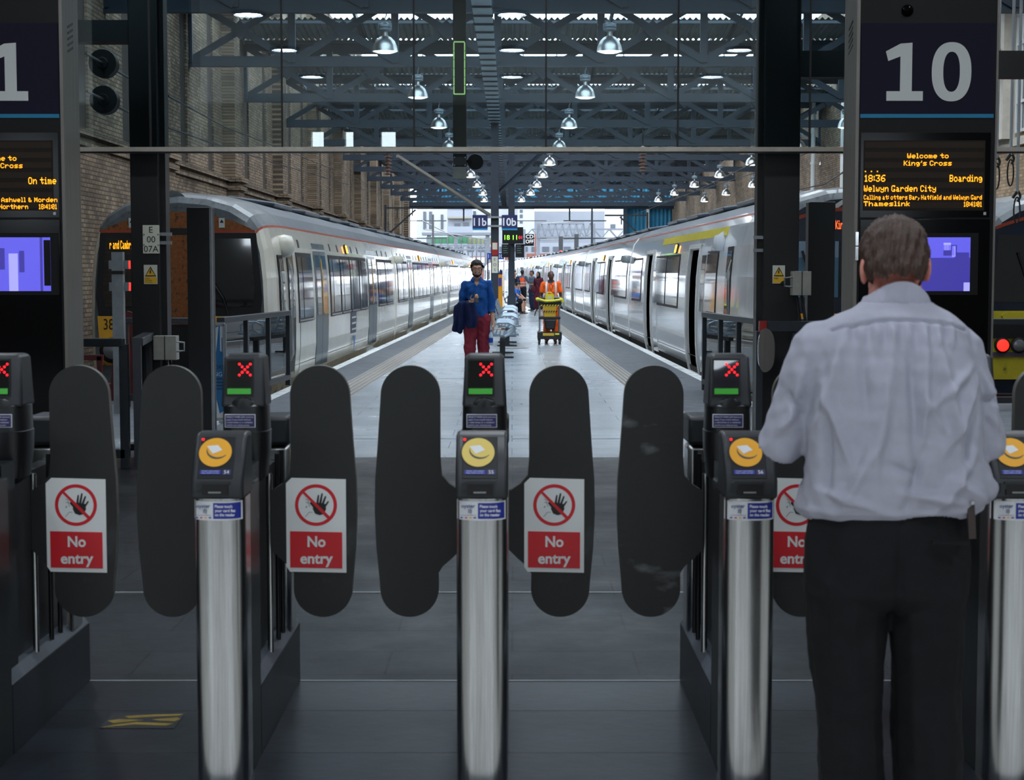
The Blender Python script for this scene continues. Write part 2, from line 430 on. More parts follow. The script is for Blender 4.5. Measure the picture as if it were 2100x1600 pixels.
# ---------------------------------------------------------------- brick side walls
brick = brickmat('old_brick', (134, 117, 98), (96, 84, 71), (70, 62, 55), .235, .083, .011, 'yz', .9, .6, .5, .25, .42)
brickx = brickmat('old_brick_x', (134, 117, 98), (96, 84, 71), (70, 62, 55), .235, .083, .011, 'xz', .9, .6, .5, .25, .42)
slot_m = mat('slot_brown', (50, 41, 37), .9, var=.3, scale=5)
WX = -8.0
def brickwall(name, side, X, y0, y1, slots):
    s = 1 if side == 'left' else -1
    mb = MB()
    mb.bb((X - s * .6, y0, -1.3), (X - s * .25, y1, 13), brick)
    # front leaf between the slots
    ys = sorted(slots); cur = y0
    for y in ys:
        mb.bb((X - s * .25, cur, 4.32), (X, y - .42, 13), brick); cur = y + .42
    mb.bb((X - s * .25, cur, 4.32), (X, y1, 13), brick)
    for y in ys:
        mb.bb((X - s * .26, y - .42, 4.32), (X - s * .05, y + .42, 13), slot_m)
    mb.bb((X - s * .25, y0, -1.3), (X + s * .10, y1, 3.98), brick)      # thicker base of the wall
    for (dx, z0, z1) in ((.16, 3.98, 4.07), (.10, 4.07, 4.18), (.20, 4.18, 4.26), (.06, 4.26, 4.34)):
        mb.bb((X - s * .25, y0, z0), (X + s * dx, y1, z1), brick)
    return struct(mb.build(name))
piers = [27.5 + 9.6 * k for k in range(11)]
slots = [p + q for p in piers for q in (3.7, 7.3)] + [23.5]
wl = brickwall('wall_left', 'left', WX, 15.0, 131, slots)
for i, p in enumerate(piers):
    mb = MB()
    mb.bb((WX, p - .48, 4.3), (WX + .34, p + .48, 13), brick); mb.bb((WX + .05, p - .5, -1.2), (WX + .42, p + .5, 3.95), brick)
    for (dx, w, z0, z1) in ((.50, .58, 3.95, 4.06), (.42, .52, 4.06, 4.17), (.54, .62, 4.17, 4.29)):
        mb.bb((WX + .02, p - w, z0), (WX + dx, p + w, z1), brickx)
    struct(mb.build('pillar'))
# right side: building of pale brick with white sash windows and an arch
brick2 = brickmat('pale_brick', (196, 168, 136), (158, 132, 106), (140, 124, 106), .235, .083, .011, 'yz', .9, .5, .5, .25, .3)
stone = mat('pale_stone', (205, 198, 184), .7, var=.12, scale=3)
XR = 12.4
mb = MB()
mb.bb((XR, 15, -1.3), (XR + .5, 60, 12), brick2); mb.bb((XR, 60, -1.3), (XR + .5, 131, 12), brick)
mb.bb((XR - .12, 15, 4.75), (XR, 60, 4.95), stone)
for y0, y1 in ((36.9, 38.2), (41.2, 45.0)): mb.bb((XR - .32, y0, 4.95), (XR, y1, 12), stone)
struct(mb.build('wall_right'))
ww = mat('window_white', (225, 226, 224), .45); wg = mat('window_dark_glass', (60, 72, 82), .08, spec=.9)
for i, yc in enumerate((34.9, 39.8, 47.5)):
    mb = MB(); x = XR - .05
    mb.bb((x, yc - 1.1, 5.1), (x + .04, yc + 1.1, 7.9), wg)
    for k in range(7):
        y = yc - 1.1 + 2.2 * k / 6; mb.bb((x - .05, y - .035, 5.05), (x, y + .035, 7.95), ww)
    for k in range(5):
        z = 5.1 + 2.8 * k / 4; mb.bb((x - .045, yc - 1.13, z - .035), (x, yc + 1.13, z + .035), ww)
    struct(mb.build('window_%d' % (i + 1)))
mb = MB(); x = XR
for k in range(14):
    a0 = PI * k / 14; a1 = PI * (k + 1) / 14; c = (36.0, 2.35)
    mb.prism([(c[0] - 1.8 * math.cos(a0), c[1] + 1.8 * math.sin(a0)), (c[0] - 1.8 * math.cos(a1), c[1] + 1.8 * math.sin(a1)),
              (c[0] - 2.2 * math.cos(a1), c[1] + 2.2 * math.sin(a1)), (c[0] - 2.2 * math.cos(a0), c[1] + 2.2 * math.sin(a0))], (x, 0, 0), (0, 1, 0), (0, 0, 1), -.12, slot_m)
struct(mb.build('trim_9'))
# white downpipes on the right wall
pipe_w = mat('pipe_white', (200, 204, 204), .5)
for y, l in ((61.0, 'thick pale downpipe on the far right brick wall'), (67.0, 'pale downpipe further along the far right brick wall')):
    mb = MB(); mb.cyl((XR - .32, y, -1.1), (XR - .32, y, 9), .09, pipe_w)
    for z in (2, 4, 6, 8): mb.cyl((XR - .32, y, z), (XR - .32, y, z + .08), .12, pipe_w)
    tag(mb.build('downpipe'), l, 'pipe')

# ---------------------------------------------------------------- concourse shell (behind and above the camera)
ceil_m = mat('concourse_ceiling', (206, 208, 206), .7)
mb = MB(); mb.bb((-14, -9, 5.6), (14, 15.2, 5.9), ceil_m); struct(mb.build('ceiling'))
hall = mat('hall_wall', (176, 176, 172), .7)
mb = MB()
mb.bb((-14.3, -9, 0), (-14, 16, 5.9), hall); struct(mb.build('wall_hall_left'))
mb = MB(); mb.bb((14, -9, 0), (14.3, 16, 5.9), hall); struct(mb.build('wall_hall_right'))
mb = MB()
mb.bb((-14, -9.3, 0), (14, -9, .6), hall); mb.bb((-14, -9.3, 5.0), (14, -9, 5.9), hall)
cur = -14
for x0, x1, z0, z1 in ((-10.6, -9.2, 2.6, 4.5), (-8.2, -7.0, 2.6, 4.5), (-4.75, -4.45, 2.6, 5.0), (-3.95, -3.75, 2.6, 5.0), (-3.1, -2.75, 2.6, 5.0), (.5, 1.2, 2.6, 4.4), (2.3, 2.95, 2.6, 4.4), (4.6, 5.4, 2.6, 4.5), (6.6, 8.0, 2.6, 4.5)):  # unseen openings, placed and sized for their light and reflections
    mb.bb((cur, -9.35, .6), (x0, -9, 5.0), hall); mb.bb((x0, -9.35, .6), (x1, -9, z0), hall); mb.bb((x0, -9.35, z1), (x1, -9, 5.0), hall); cur = x1
mb.bb((cur, -9.35, .6), (14, -9, 5.0), hall)
struct(mb.build('wall_back'))
# bulkhead above the glass screen closes the shed end
bulk = mat('bulkhead', (60, 66, 72), .6)
mb = MB(); mb.bb((-14, 15.2, 5.3), (14, 15.5, 13), bulk); mb.bb((-14, 15.2, 0), (WX - .6, 15.5, 6), bulk); mb.bb((XR + .5, 15.2, 0), (14, 15.5, 6), bulk); struct(mb.build('wall_front'))
# ================================================================ trains
PR = [(1.16, -.62), (1.28, -.35), (1.37, .0), (1.405, .45), (1.41, 1.0), (1.39, 1.6), (1.345, 2.05), (1.272, 2.345), (1.26, 2.38), (1.13, 2.55), (.85, 2.72), (.45, 2.83), (0, 2.87)]
def pw(z):
    for (x0, z0), (x1, z1) in zip(PR, PR[1:]):
        if z0 <= z <= z1: return x0 + (x1 - x0) * (z - z0) / (z1 - z0)
    return PR[0][0] if z < PR[0][1] else 0
cream = mat('train_cream', (206, 203, 190), .22, coat=.6, var=.06, scale=2.0, dirt=((150, 140, 122), 1.4, .7))
white_t = mat('train_white', (218, 222, 226), .16, coat=.8, var=.04, scale=2)
skirt = mat('train_skirt', (150, 140, 118), .6, var=.35, scale=3, dirt=((70, 62, 52), 3, .55))
navy = mat('train_navy', (24, 34, 52), .25, coat=.6, var=.2, scale=3)
roof_t = mat('train_roof', (60, 70, 81), .34, var=.35, scale=3, dirt=((104, 112, 120), 9, .68))
nose_t = mat('train_nose', (84, 91, 95), .35, var=.35, scale=4, coat=.3, dirt=((70, 72, 74), 14, .56))
orange_l = mat('train_orange_line', (150, 60, 36), .4)
door_t = mat('train_door_teal', (44, 66, 75), .3, coat=.15)
glass_t = mat('train_window_glass', (16, 20, 25), .03, spec=1.0, coat=1.0)
rubber = mat('rubber_black', (16, 17, 19), .5)
frame_w = mat('door_frame_pale', (196, 198, 196), .35)
under = mat('train_underframe', (38, 36, 35), .8, var=.4, scale=5, bump=.6, bscale=9)
yel_t = mat('train_yellow', (226, 168, 44), .35, var=.1, scale=5, dirt=((120, 84, 34), 5, .66))
yel_g = mat('train_yellow_green', (206, 192, 52), .35, var=.1, scale=5, dirt=((110, 96, 40), 6, .66))
amber_t = mat('train_amber', (128, 74, 28), .5, var=.35, scale=24, dirt=((66, 40, 24), 16, .56))
lamp_o = mat('door_light', (255, 150, 40), emit=6.0)
lamp_r = mat('tail_light', (255, 20, 14), emit=5.0)
led_o = mat('led_amber', (255, 158, 24), emit=1.5)
led_ro = mat('led_orange', (255, 96, 40), emit=1.6)
lens = mat('lamp_lens', (120, 124, 128), .15, coat=1)
chrome = mat('chrome', (190, 192, 195), .12, 1)
yellow_pole = mat('hand_pole_yellow', (190, 150, 70), .4)
mauve = mat('mauve_stripe', (92, 84, 98), .5)
sky_refl = mat('windscreen_reflection', (84, 118, 142), .15, coat=.6); sky_refl_l = mat('windscreen_reflection_pale', (128, 150, 168), .15, coat=.6)  # pale sky reflection on the windscreen, put into its colours
black_txt = mat('black_lettering', (12, 12, 13), .6)
def strip_side(mb, s, y0, y1, z0, z1, off, m, n=6, t=.02):
    zs = [z0 + (z1 - z0) * i / n for i in range(n + 1)]
    R = []
    for z in zs: R.append([(s * (pw(z) + off), y0, z), (s * (pw(z) + off), y1, z), (s * (pw(z) + off - t), y1, z), (s * (pw(z) + off - t), y0, z)])
    mb.loft(R, m)
def shell(mb, st, body, line, roof, skirt_m, holes=(), side=0):
    """skin along the car; st: (y, kx, kz) stations; holes: (y0, y1) doorways left open on side"""
    sec = [(x, z) for x, z in PR] + [(-x, z) for x, z in PR[-2::-1]]
    zt = lambda z, k: z if z < .9 else .9 + (z - .9) * k
    R = [[(x * kx, y, zt(z, kz)) for x, z in sec] for y, kx, kz in st]
    for i in range(len(R) - 1):
        ym = (st[i][0] + st[i + 1][0]) / 2
        for j in range(len(sec) - 1):
            (xa, za), (xb, zb) = sec[j], sec[j + 1]; zm = (za + zb) / 2; s = 1 if xa + xb > 0 else -1
            if s == side and -.1 < zm < 2.1 and any(a < ym < b for a, b in holes): continue
            m = skirt_m if zm < -.1 else body if zm < (2.5 if line is None else 2.345) else line if zm < 2.38 else (nose_t if st[i][0] < 1.4 and len(st) > 8 and st[0][1] < .89 else roof)
            mb.add([R[i][j], R[i][j + 1], R[i + 1][j + 1], R[i + 1][j]], [(0, 1, 2, 3)], m)
    for r, fl in ((R[0], 0), (R[-1], 1)): mb.add(r, [tuple(range(len(r))) if fl else tuple(range(len(r) - 1, -1, -1))], rubber if fl else (navy if body != cream else nose_t))
    return mb
def carriage(parent, name, y, L, side, kind, cab=False, xo=0., rz=0.):
    body = {'cream': cream, 'white': white_t, 'navy': navy}[kind]
    c = empty(name, parent, (xo, y, 0), rz)
    opened = kind == 'white'
    dz = ([(6.2, 7.7), (14.3, 15.8)] if opened else [(4.4, 6.0), (13.1, 14.9)]) if cab else ([(6.2, 7.7), (13.8, 15.3)] if opened else [(4.3, 5.9), (13.6, 15.2)])
    st = ([(0, .885, .90), (.05, .92, .945), (.18, .95, .97), (.45, .975, .985), (.9, .99, .995), (1.5, 1, 1)] if cab else [(0, .9, .97), (.12, 1, 1)])
    for a, b in dz: st += [(a, 1, 1), (b, 1, 1)]
    st += [(L - .22, 1, 1), (L - .1, .9, .97)]
    mb = MB(); shell(mb, sorted(st), body, None if opened else orange_l, roof_t, skirt if kind == 'cream' else under, dz if opened else (), side)
    mb.build('body', c, smooth=48)
    mb = MB(); mb.bb((-1.15, .4, -1.0), (1.15, L - .2, -.6), under)
    for k in range(7):
        yy = 2.2 + k * 2.5; mb.bb((side * .7, yy, -1.05), (side * 1.3, yy + 1.5, -.42), under)
    for yy in (2.6, 4.9, L - 5, L - 2.8):
        for s in (-.72, .72): mb.cyl((s - .06, yy, -.54), (s + .06, yy, -.54), .42, under, 18)
    mb.build('underframe', c)
    mb = MB(); mb.bb((-.7, L - .12, -.4), (.7, L + .1, 2.4), rubber); mb.build('gangway', c)
    for k in range(4 if cab else 5):
        mb = MB(); yy = (4.5 if cab else 1.6) + k * 3.6; mb.box((side * .45, yy, 2.84), (.8, 2.0, .09), roof_t, (0, side * .14, 0)); mb.build('roof_pod', c, bevel=.03)
    # doors
    for a, b in dz:
        if opened:
            mb = MB()
            for q in (a, b):
                strip_side(mb, side, q - .09, q + .09, -.2, 2.14, .035, frame_w, 8, .06)
            strip_side(mb, side, a - .09, b + .09, 2.08, 2.16, .035, frame_w, 2, .06)
            mb.build('door_frame', c)
            mb = MB(); strip_side(mb, side, a - 1.2, a - .09, -.05, 2.1, .012, body, 8); strip_side(mb, side, a - .85, a - .35, 1.0, 1.95, .016, glass_t, 4)
            mb.build('door', c)
        else:
            mid = (a + b) / 2
            for q0, q1 in ((a, mid - .01), (mid + .01, b)):
                mb = MB(); strip_side(mb, side, q0, q1, -.15, 2.16, .008, door_t, 9)
                strip_side(mb, side, q0 + .14, q1 - .12, .92, 1.96, .012, glass_t, 5)
                mb.build('door', c)
            mb = MB(); strip_side(mb, side, mid + .05, mid + .13, .95, 1.9, .016, yellow_pole, 5); mb.build('hand_pole', c)
        mb = MB(); mb.bb((side * 1.3, a - .05, -.16), (side * 1.62, b + .05, -.11), frame_w); mb.build('step', c)
    # windows
    gaps = [((2.15 if cab and not opened else 3.75 if cab else .5), dz[0][0] - .15), (dz[0][1] + .15, dz[1][0] - .15), (dz[1][1] + .15, L - .7)]
    for gi, (a, b) in enumerate(gaps):
        if opened:
            a2, b2 = (a + .1, b - .75) if gi == 0 else (a + 1.3, b - .4) if gi == 1 else (a + .9, b - .3); n = 2 if gi == 1 else 1
        else: a2, b2 = a + .15, b - .12; n = max(1, round((b2 - a2) / 1.65))
        if b2 - a2 < .7: continue
        w = (b2 - a2) / n; z0, z1 = (1.02, 1.96) if opened else (.90, 1.93)
        for k in range(n):
            y0 = a2 + w * k + .05; y1 = a2 + w * (k + 1) - .05
            mb = MB(); strip_side(mb, side, y0, y1, z0 - .05, z1 + .05, .008, rubber, 6)
            if opened or gi == 5: strip_side(mb, side, y0 + .05, y1 - .05, z0, z1, .014, glass_t, 6)
            else:
                ym = y0 + (y1 - y0) * .30
                strip_side(mb, side, y0 + .06, ym - .04, z0 + .02, z1 - .02, .014, glass_t, 6)
                strip_side(mb, side, ym + .04, y1 - .06, z0 + .02, z1 - .02, .014, glass_t, 6)
                strip_side(mb, side, y0 + .04, y1 - .04, z0 - .03, z0 + .0, .03, chrome, 1)
            mb.build('window', c)
        if not opened:
            mb = MB()
            for k in range(max(1, int((b2 - a2) / 1.1))):
                yy = a2 + .45 + k * 1.15
                if yy + .2 < b2: strip_side(mb, side, yy, yy + .16, 2.06, 2.19, .004, rubber, 1)
            mb.build('vent', c)
    for yy in ((dz[0][1] + 3.2) if not opened else (dz[0][1] + 2.2),):
        mb = MB(); strip_side(mb, side, yy, yy + .16, 2.03, 2.22, .03, rubber, 1, .04); strip_side(mb, side, yy + .01, yy + .15, 2.05, 2.2, .045, lamp_o, 1, .02); mb.build('door_light', c)
    if opened:
        mb = MB(); strip_side(mb, side, .35 if cab else .2, L - .25, 2.50, 2.53, .004, orange_l, 1); mb.build('roof_line', c)
    # lines along the flank
    mb = MB(); strip_side(mb, side, 2.0 if cab else .4, L - .5, .18, .19, .004, rubber, 1)
    for q in ((2.0, 2.5) if cab else ()): strip_side(mb, side, q, q + .012, -.1, 1.0, .004, rubber, 6)
    mb.build('panel_seam', c)
    if not cab:
        mb = MB(); mb.lathe([(0, -.1), (.14, -.08), (.17, 0), (.14, .1), (0, .12)], (side * 1.40, .55, 2.0), body if kind == 'cream' else galv, 12); mb.build('camera_housing', c, smooth=60)
    return c
def cab_details(c, side, kind):
    """side fittings of a driving cab"""
    if kind == 'white':
        mb = MB(); strip_side(mb, side, 2.35, 2.95, .1, 2.05, .006, rubber, 8); strip_side(mb, side, 2.42, 2.88, .95, 1.98, .012, glass_t, 5); mb.build('cab_door', c)
        mb = MB(); mb.tube([(side * 1.43, 2.2, .3), (side * 1.46, 2.2, .4), (side * 1.46, 2.2, 1.7), (side * 1.42, 2.2, 1.85)], .016, chrome, 8); mb.build('grab_rail', c, smooth=50)
        mb = MB(); mb.lathe([(0, -.13), (.07, -.12), (.10, -.04), (.10, .05), (.08, .12), (0, .13)], (side * 1.40, 3.55, 2.12), white_t, 16); mb.bar((side * 1.33, 3.55, 2.28), (side * 1.42, 3.55, 2.22), .1, .05, white_t); mb.build('camera_housing', c, smooth=60)
        return
    mb = MB(); strip_side(mb, side, .62, 1.12, .88, 1.92, -.01, rubber, 5); strip_side(mb, side, .66, 1.08, .94, 1.86, -.004, glass_t, 5); mb.build('cab_window', c)
    mb = MB(); strip_side(mb, side, 1.35, 2.0, .1, 2.02, .006, rubber, 8); strip_side(mb, side, 1.42, 1.93, .95, 1.94, .012, glass_t, 5); mb.build('cab_door', c)
    mb = MB(); mb.tube([(side * 1.43, 1.28, .3), (side * 1.47, 1.28, .4), (side * 1.47, 1.28, 1.7), (side * 1.42, 1.28, 1.85)], .018, chrome, 8)
    mb.build('grab_rail', c, smooth=50)
    body = cream if kind == 'cream' else white_t
    mb = MB(); mb.lathe([(0, -.17), (.10, -.15), (.155, -.05), (.16, .06), (.12, .16), (0, .19)], (side * 1.37, 1.15, 2.05), body, 16); mb.build('camera_housing', c, smooth=60)
# ---- left train
TX = -4.87; TY = 24.3
def train(name, label, x0, y0, k0, d0, kk, side, kind, n, L=20.0):
    root = thing(name, label, 'train', (x0, y0, 0))
    base = []
    y = 0.
    xf = lambda d: k0 * (d - y0) + bend(d, d0, kk)
    first = None; mid = None
    for i in range(n):
        d = y0 + y; x = xf(d); rz = -math.atan2(xf(d + L) - x, L)
        if i == 0: first = carriage(root, 'carriage', 0, L, side, kind, True, 0, rz)
        elif i == 1: mid = carriage(root, 'carriage', y, L, side, kind, False, x, rz)
        else:
            m = mid.copy(); COL.objects.link(m); m.location = (x, y, 0); m.rotation_euler = (0, 0, rz); m.parent = root
            for ch in [o for o in COL.objects if o.parent == mid]:
                q = ch.copy(); COL.objects.link(q); q.parent = m
        y += L
    return root, first
t1, c1 = train('train', 'cream commuter train with teal doors by the brick wall on the left', TX, TY, .0185, 78, .00028, 1, 'cream', 4)
cab_details(c1, 1, 'cream')
fy = -.012
def fpoly(poly, m, name, c, y=-.0, t=.03, side=None):
    mb = MB(); mb.prism(poly, (0, y, 0), (1, 0, 0), (0, 0, 1), t, m, side); return mb.build(name, c)
arc = lambda zc, h, x0=-1.13, x1=1.13, n=16: [(x0 + (x1 - x0) * i / n, zc + h * (1 - (2 * i / n - 1) ** 2)) for i in range(n + 1)]
def front_left(c):
    fpoly([(-1.08, 2.27)] + arc(2.29, .25, -1.08, 1.08) + [(1.08, 2.27)], amber_t, 'front_panel', c, -.0, .02)  # yellow panel, its shade put into the dark amber colour
    fpoly([(-1.13, 2.235), (-1.12, 2.275), (1.12, 2.275), (1.13, 2.235)], orange_l, 'front_line', c, -.0, .025)
    for s in (-1, 1):
        P = [(s * .26, 1.02), (s * 1.18, 1.02), (s * 1.22, 1.3), (s * 1.14, 2.23), (s * .26, 2.23)]
        mb = MB(); mb.prism(P, (0, 0, 0), (1, 0, 0), (0, 0, 1), .03, rubber)
        P2 = [(s * .33, 1.16), (s * 1.08, 1.16), (s * 1.12, 1.4), (s * 1.06, 2.15), (s * .33, 2.15)]
        mb.prism(P2, (0, -.031, 0), (1, 0, 0), (0, 0, 1), .006, glass_t); mb.build('windscreen', c)
    fpoly([(-.24, .15), (.24, .15), (.24, 2.3), (-.24, 2.3)], rubber, 'gangway_frame', c, -.0, .10)
    fpoly([(-.21, .90), (.17, .90), (.17, 2.20), (-.21, 2.20)], amber_t, 'gangway_door', c, -.101, .02)
    for s in (-1, 1):
        fpoly([(s * .27, .3), (s * 1.16, .3), (s * 1.2, 1.02), (s * .27, 1.02)], yel_t, 'front_panel', c, -.0, .03)
    mb = MB(); mb.text('387 515', (-1.11, -.032, .90), black_txt, .155, align='L', width=.52); mb.build('number', c)
    mb = MB(); pixel_text(mb, 'r and Cambridge', (-1.0, -.040, 2.06), led_o, .12, width=.43)
    mb.build('destination_display', c)
    for s in (-1, 1):
        mb = MB(); mb.lathe([(.19, .0), (.19, .06), (.15, .08), (0, .08)], (s * .98, -.01, .52), rubber, 20, 'y')
        mb.lathe([(.13, .082), (.10, .10), (0, .105)], (s * .98, -.01, .52), lens, 18, 'y'); mb.build('headlamp', c, smooth=40)
        mb = MB(); mb.lathe([(.085, .03), (.08, .06), (0, .065)], (s * .70, -.01, .54), lamp_r, 14, 'y'); mb.build('tail_lamp', c, smooth=40)
    mb = MB(); mb.tube([(.72, -.06, 1.05), (.66, -.08, 1.28), (.36, -.07, 1.75)], .014, rubber, 6); mb.bar((.30, -.055, 1.85), (.62, -.055, 1.25), .022, .03, rubber); mb.build('wiper', c)
    mb = MB(); mb.lathe([(.24, .0), (.25, .03), (.14, .05), (.05, .03), (0, .03)], (-.1, .10, 2.60), nose_t, 20, 'y'); mb.build('roof_horn', c, smooth=40)
    for s in (-.72, .60):
        mb = MB(); mb.bb((s, -.024, 2.31), (s + .085, -.02, 2.45), frame_w); mb.prism([(.012, .07), (.073, .07), (.042, .12)], (s, -.026, 2.31), (1, 0, 0), (0, 0, 1), .001, black_txt); mb.build('warning_sticker', c)
    mb = MB(); mb.bb((-1.0, -.2, -.75), (1.0, .2, -.2), under); mb.cyl((0, -.5, -.45), (0, .1, -.45), .12, under); mb.build('coupler', c)
front_left(c1)
sq = mat('logo_navy', (36, 40, 70), .4); arw = mat('logo_blue', (70, 120, 180), .4)
mb = MB(); strip_side(mb, 1, 9.5, 10.5, .42, .86, .006, sq, 2); mb.build('logo_panel', c1)
mb = MB()
for k in range(3):
    z = .74 - k * .12; mb.bar((1.42, 9.62, z), (1.42, 10.38, z), .004, .035, frame_w)
mb.prism([(9.95, .36), (10.3, .36), (9.98, .02)], (1.42, 0, 0), (0, 1, 0), (0, 0, 1), -.004, arw); mb.build('logo', c1)
# ---- right train
t2, c2 = train('train', 'white commuter train with open doors at the right platform edge', 4.71, 22.6, -.0143, 62, .00027, -1, 'white', 8, 20.4)
cab_details(c2, -1, 'white')
mb = MB(); strip_side(mb, -1, 3.4, 13.0, 2.24, 2.378, .006, yel_g, 3); mb.build('yellow_band', c2)
def front_dark(c, kind):
    yl = yel_g if kind == 'b' else yel_t; wt, gt, gb = (2.32, 2.21, 1.23) if kind == 'b' else (2.12, 2.08, 1.32)
    fpoly([(-1.12, 2.05)] + arc(2.30, .24, -1.08, 1.08) + [(1.12, 2.05)], navy, 'front_panel', c, -.0, .02)
    mb = MB(); q = arc(2.33, .22, -1.1, 1.1); mb.prism(q + [(x, z - .05) for x, z in q[::-1]], (0, -.022, 0), (1, 0, 0), (0, 0, 1), .01, orange_l); mb.build('front_line', c)
    for s in (-1, 1):
        P = [(s * .22, 1.1), (s * 1.19, 1.1), (s * 1.22, 1.3), (s * 1.13, wt), (s * .22, wt)]
        mb = MB(); mb.prism(P, (0, 0, 0), (1, 0, 0), (0, 0, 1), .03, navy)
        mb.prism([(s * .28, gb), (s * 1.10, gb), (s * 1.14, gb + .12), (s * 1.06, gt), (s * .28, gt)], (0, -.031, 0), (1, 0, 0), (0, 0, 1), .006, glass_t if kind == 'b' else sky_refl)
        if kind == 'a': mb.prism([(s * .28, 1.86), (s * 1.10, 1.86), (s * 1.06, gt), (s * .28, gt)], (0, -.038, 0), (1, 0, 0), (0, 0, 1), .003, sky_refl_l); mb.bb((s * .26, -.045, gb), (s * .275, -.036, gt), rubber)
        mb.build('windscreen', c)
        fpoly([(s * .05, .9), (s * 1.2, .9), (s * 1.2, 1.1), (s * .05, 1.1)], yl, 'front_panel', c, -.0, .03)
        fpoly([(s * .3, .91), (s * .92, .91), (s * 1.0, 1.03), (s * .93, 1.08), (s * .3, 1.08)], yl, 'hand_step', c, -.03, .03)
        fpoly([(s * .05, .7), (s * 1.2, .7), (s * 1.2, .9), (s * .05, .9)], rubber, 'bumper_band', c, -.0, .06)
        fpoly([(s * .05, .1), (s * 1.17, .1), (s * 1.2, .7), (s * .05, .7)], yl, 'front_panel', c, -.0, .03)
        fpoly([(s * .05, .43), (s * 1.18, .43), (s * 1.18, .5), (s * .05, .5)], mauve, 'front_stripe', c, -.03, .02)
        for x, mm, nm in ((.98, lamp_r, 'tail_lamp'), (.74, lens, 'headlamp'), (.50, lens, 'headlamp')):
            mb = MB(); mb.lathe([(.115, .0), (.115, .05), (.09, .06)], (s * x, -.03, .6), rubber, 20, 'y'); mb.lathe([(.088, .055), (.06, .07), (0, .072)], (s * x, -.03, .6), mm, 18, 'y'); mb.build(nm, c, smooth=40)
    fpoly([(-.2, .4), (.2, .4), (.2, 2.3), (-.2, 2.3)], navy, 'gangway_door', c, -.0, .06)
    mb = MB(); mb.bb((-1.1, -.3, -.75), (1.1, .2, -.1), under); mb.build('coupler', c)
    mb = MB(); mb.bar((-.78, -.06, 1.95), (-.52, -.06, 1.2), .03, .03, rubber); mb.bar((-.66, -.06, 1.05), (-.46, -.06, 1.25), .02, .02, rubber); mb.build('wiper', c)
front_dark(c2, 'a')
mb = MB(); pixel_text(mb, "King's Cross", (-.33, -.046, 2.30), led_ro, .115, width=.42); mb.build('destination_display', c2)
mb = MB(); q = arc(2.42, .28, -.5, .5, 12); mb.prism(q + [(x * .9, z - .05) for x, z in q[::-1]], (0, .02, 0), (1, 0, 0), (0, 0, 1), .03, frame_w); mb.build('lamp_surround', c2)
# ---- far right train
t3, c3 = train('train', 'dark blue train with red tail lamp beyond the platform 10 totem', 8.12, 24.2, -.0143, 62, .00027, -1, 'navy', 2)
front_dark(c3, 'b')
# ================================================================ shed roof
truss_m = mat('truss_blue_grey', (37, 54, 70), .5, var=.18, scale=3)
sheet_m = mat('roof_sheet', (134, 138, 137), .7, var=.3, scale=1.5)
purl_m = mat('purlin_blue', (36, 48, 60), .5)
X0, X1 = -8.0, 12.4; BAY = 8.55
td = [33 + BAY * k for k in range(-2, 12)]
# one truss, then copies
root = thing('roof_truss', 'blue steel roof truss spanning the shed, nearest to the glass screen', 'roof truss', (0, td[0], 6.75), 0, 'roof trusses across the shed')
mb = MB(); mb.bb((X0, -.11, 0), (X1, .11, .04), truss_m); mb.bb((X0, -.02, .04), (X1, .02, .26), truss_m); mb.build('bottom_chord', root)
mb = MB(); mb.bb((X0, -.12, 1.72), (X1, .12, 1.76), truss_m); mb.bb((X0, -.02, 1.5), (X1, .02, 1.72), truss_m); mb.build('top_chord', root)
mb = MB(); n = 8; w = (X1 - X0) / n
for i in range(n + 1):
    x = X0 + w * i; mb.bb((x - .09, -.06, .1), (x + .09, .06, 1.7), truss_m)
    if i < n:
        mb.bar((x, .05, .15), (x + w, .05, 1.65), .04, .17, truss_m); mb.bar((x, -.05, 1.65), (x + w, -.05, .15), .04, .17, truss_m)
        mb.box((x + w / 2, 0, .9), (.34, .13, .34), truss_m, (0, PI / 4, 0))
mb.build('lattice_web', root)
ORD = ['first', 'second', 'third', 'fourth', 'fifth', 'sixth', 'seventh', 'eighth', 'ninth', 'tenth', 'eleventh', 'twelfth', 'thirteenth', 'fourteenth']
for i, d in enumerate(td[1:], 1):
    dup(root, (0, d, 6.75), None, 'blue steel roof truss spanning the shed, %s from the glass screen' % ORD[i])
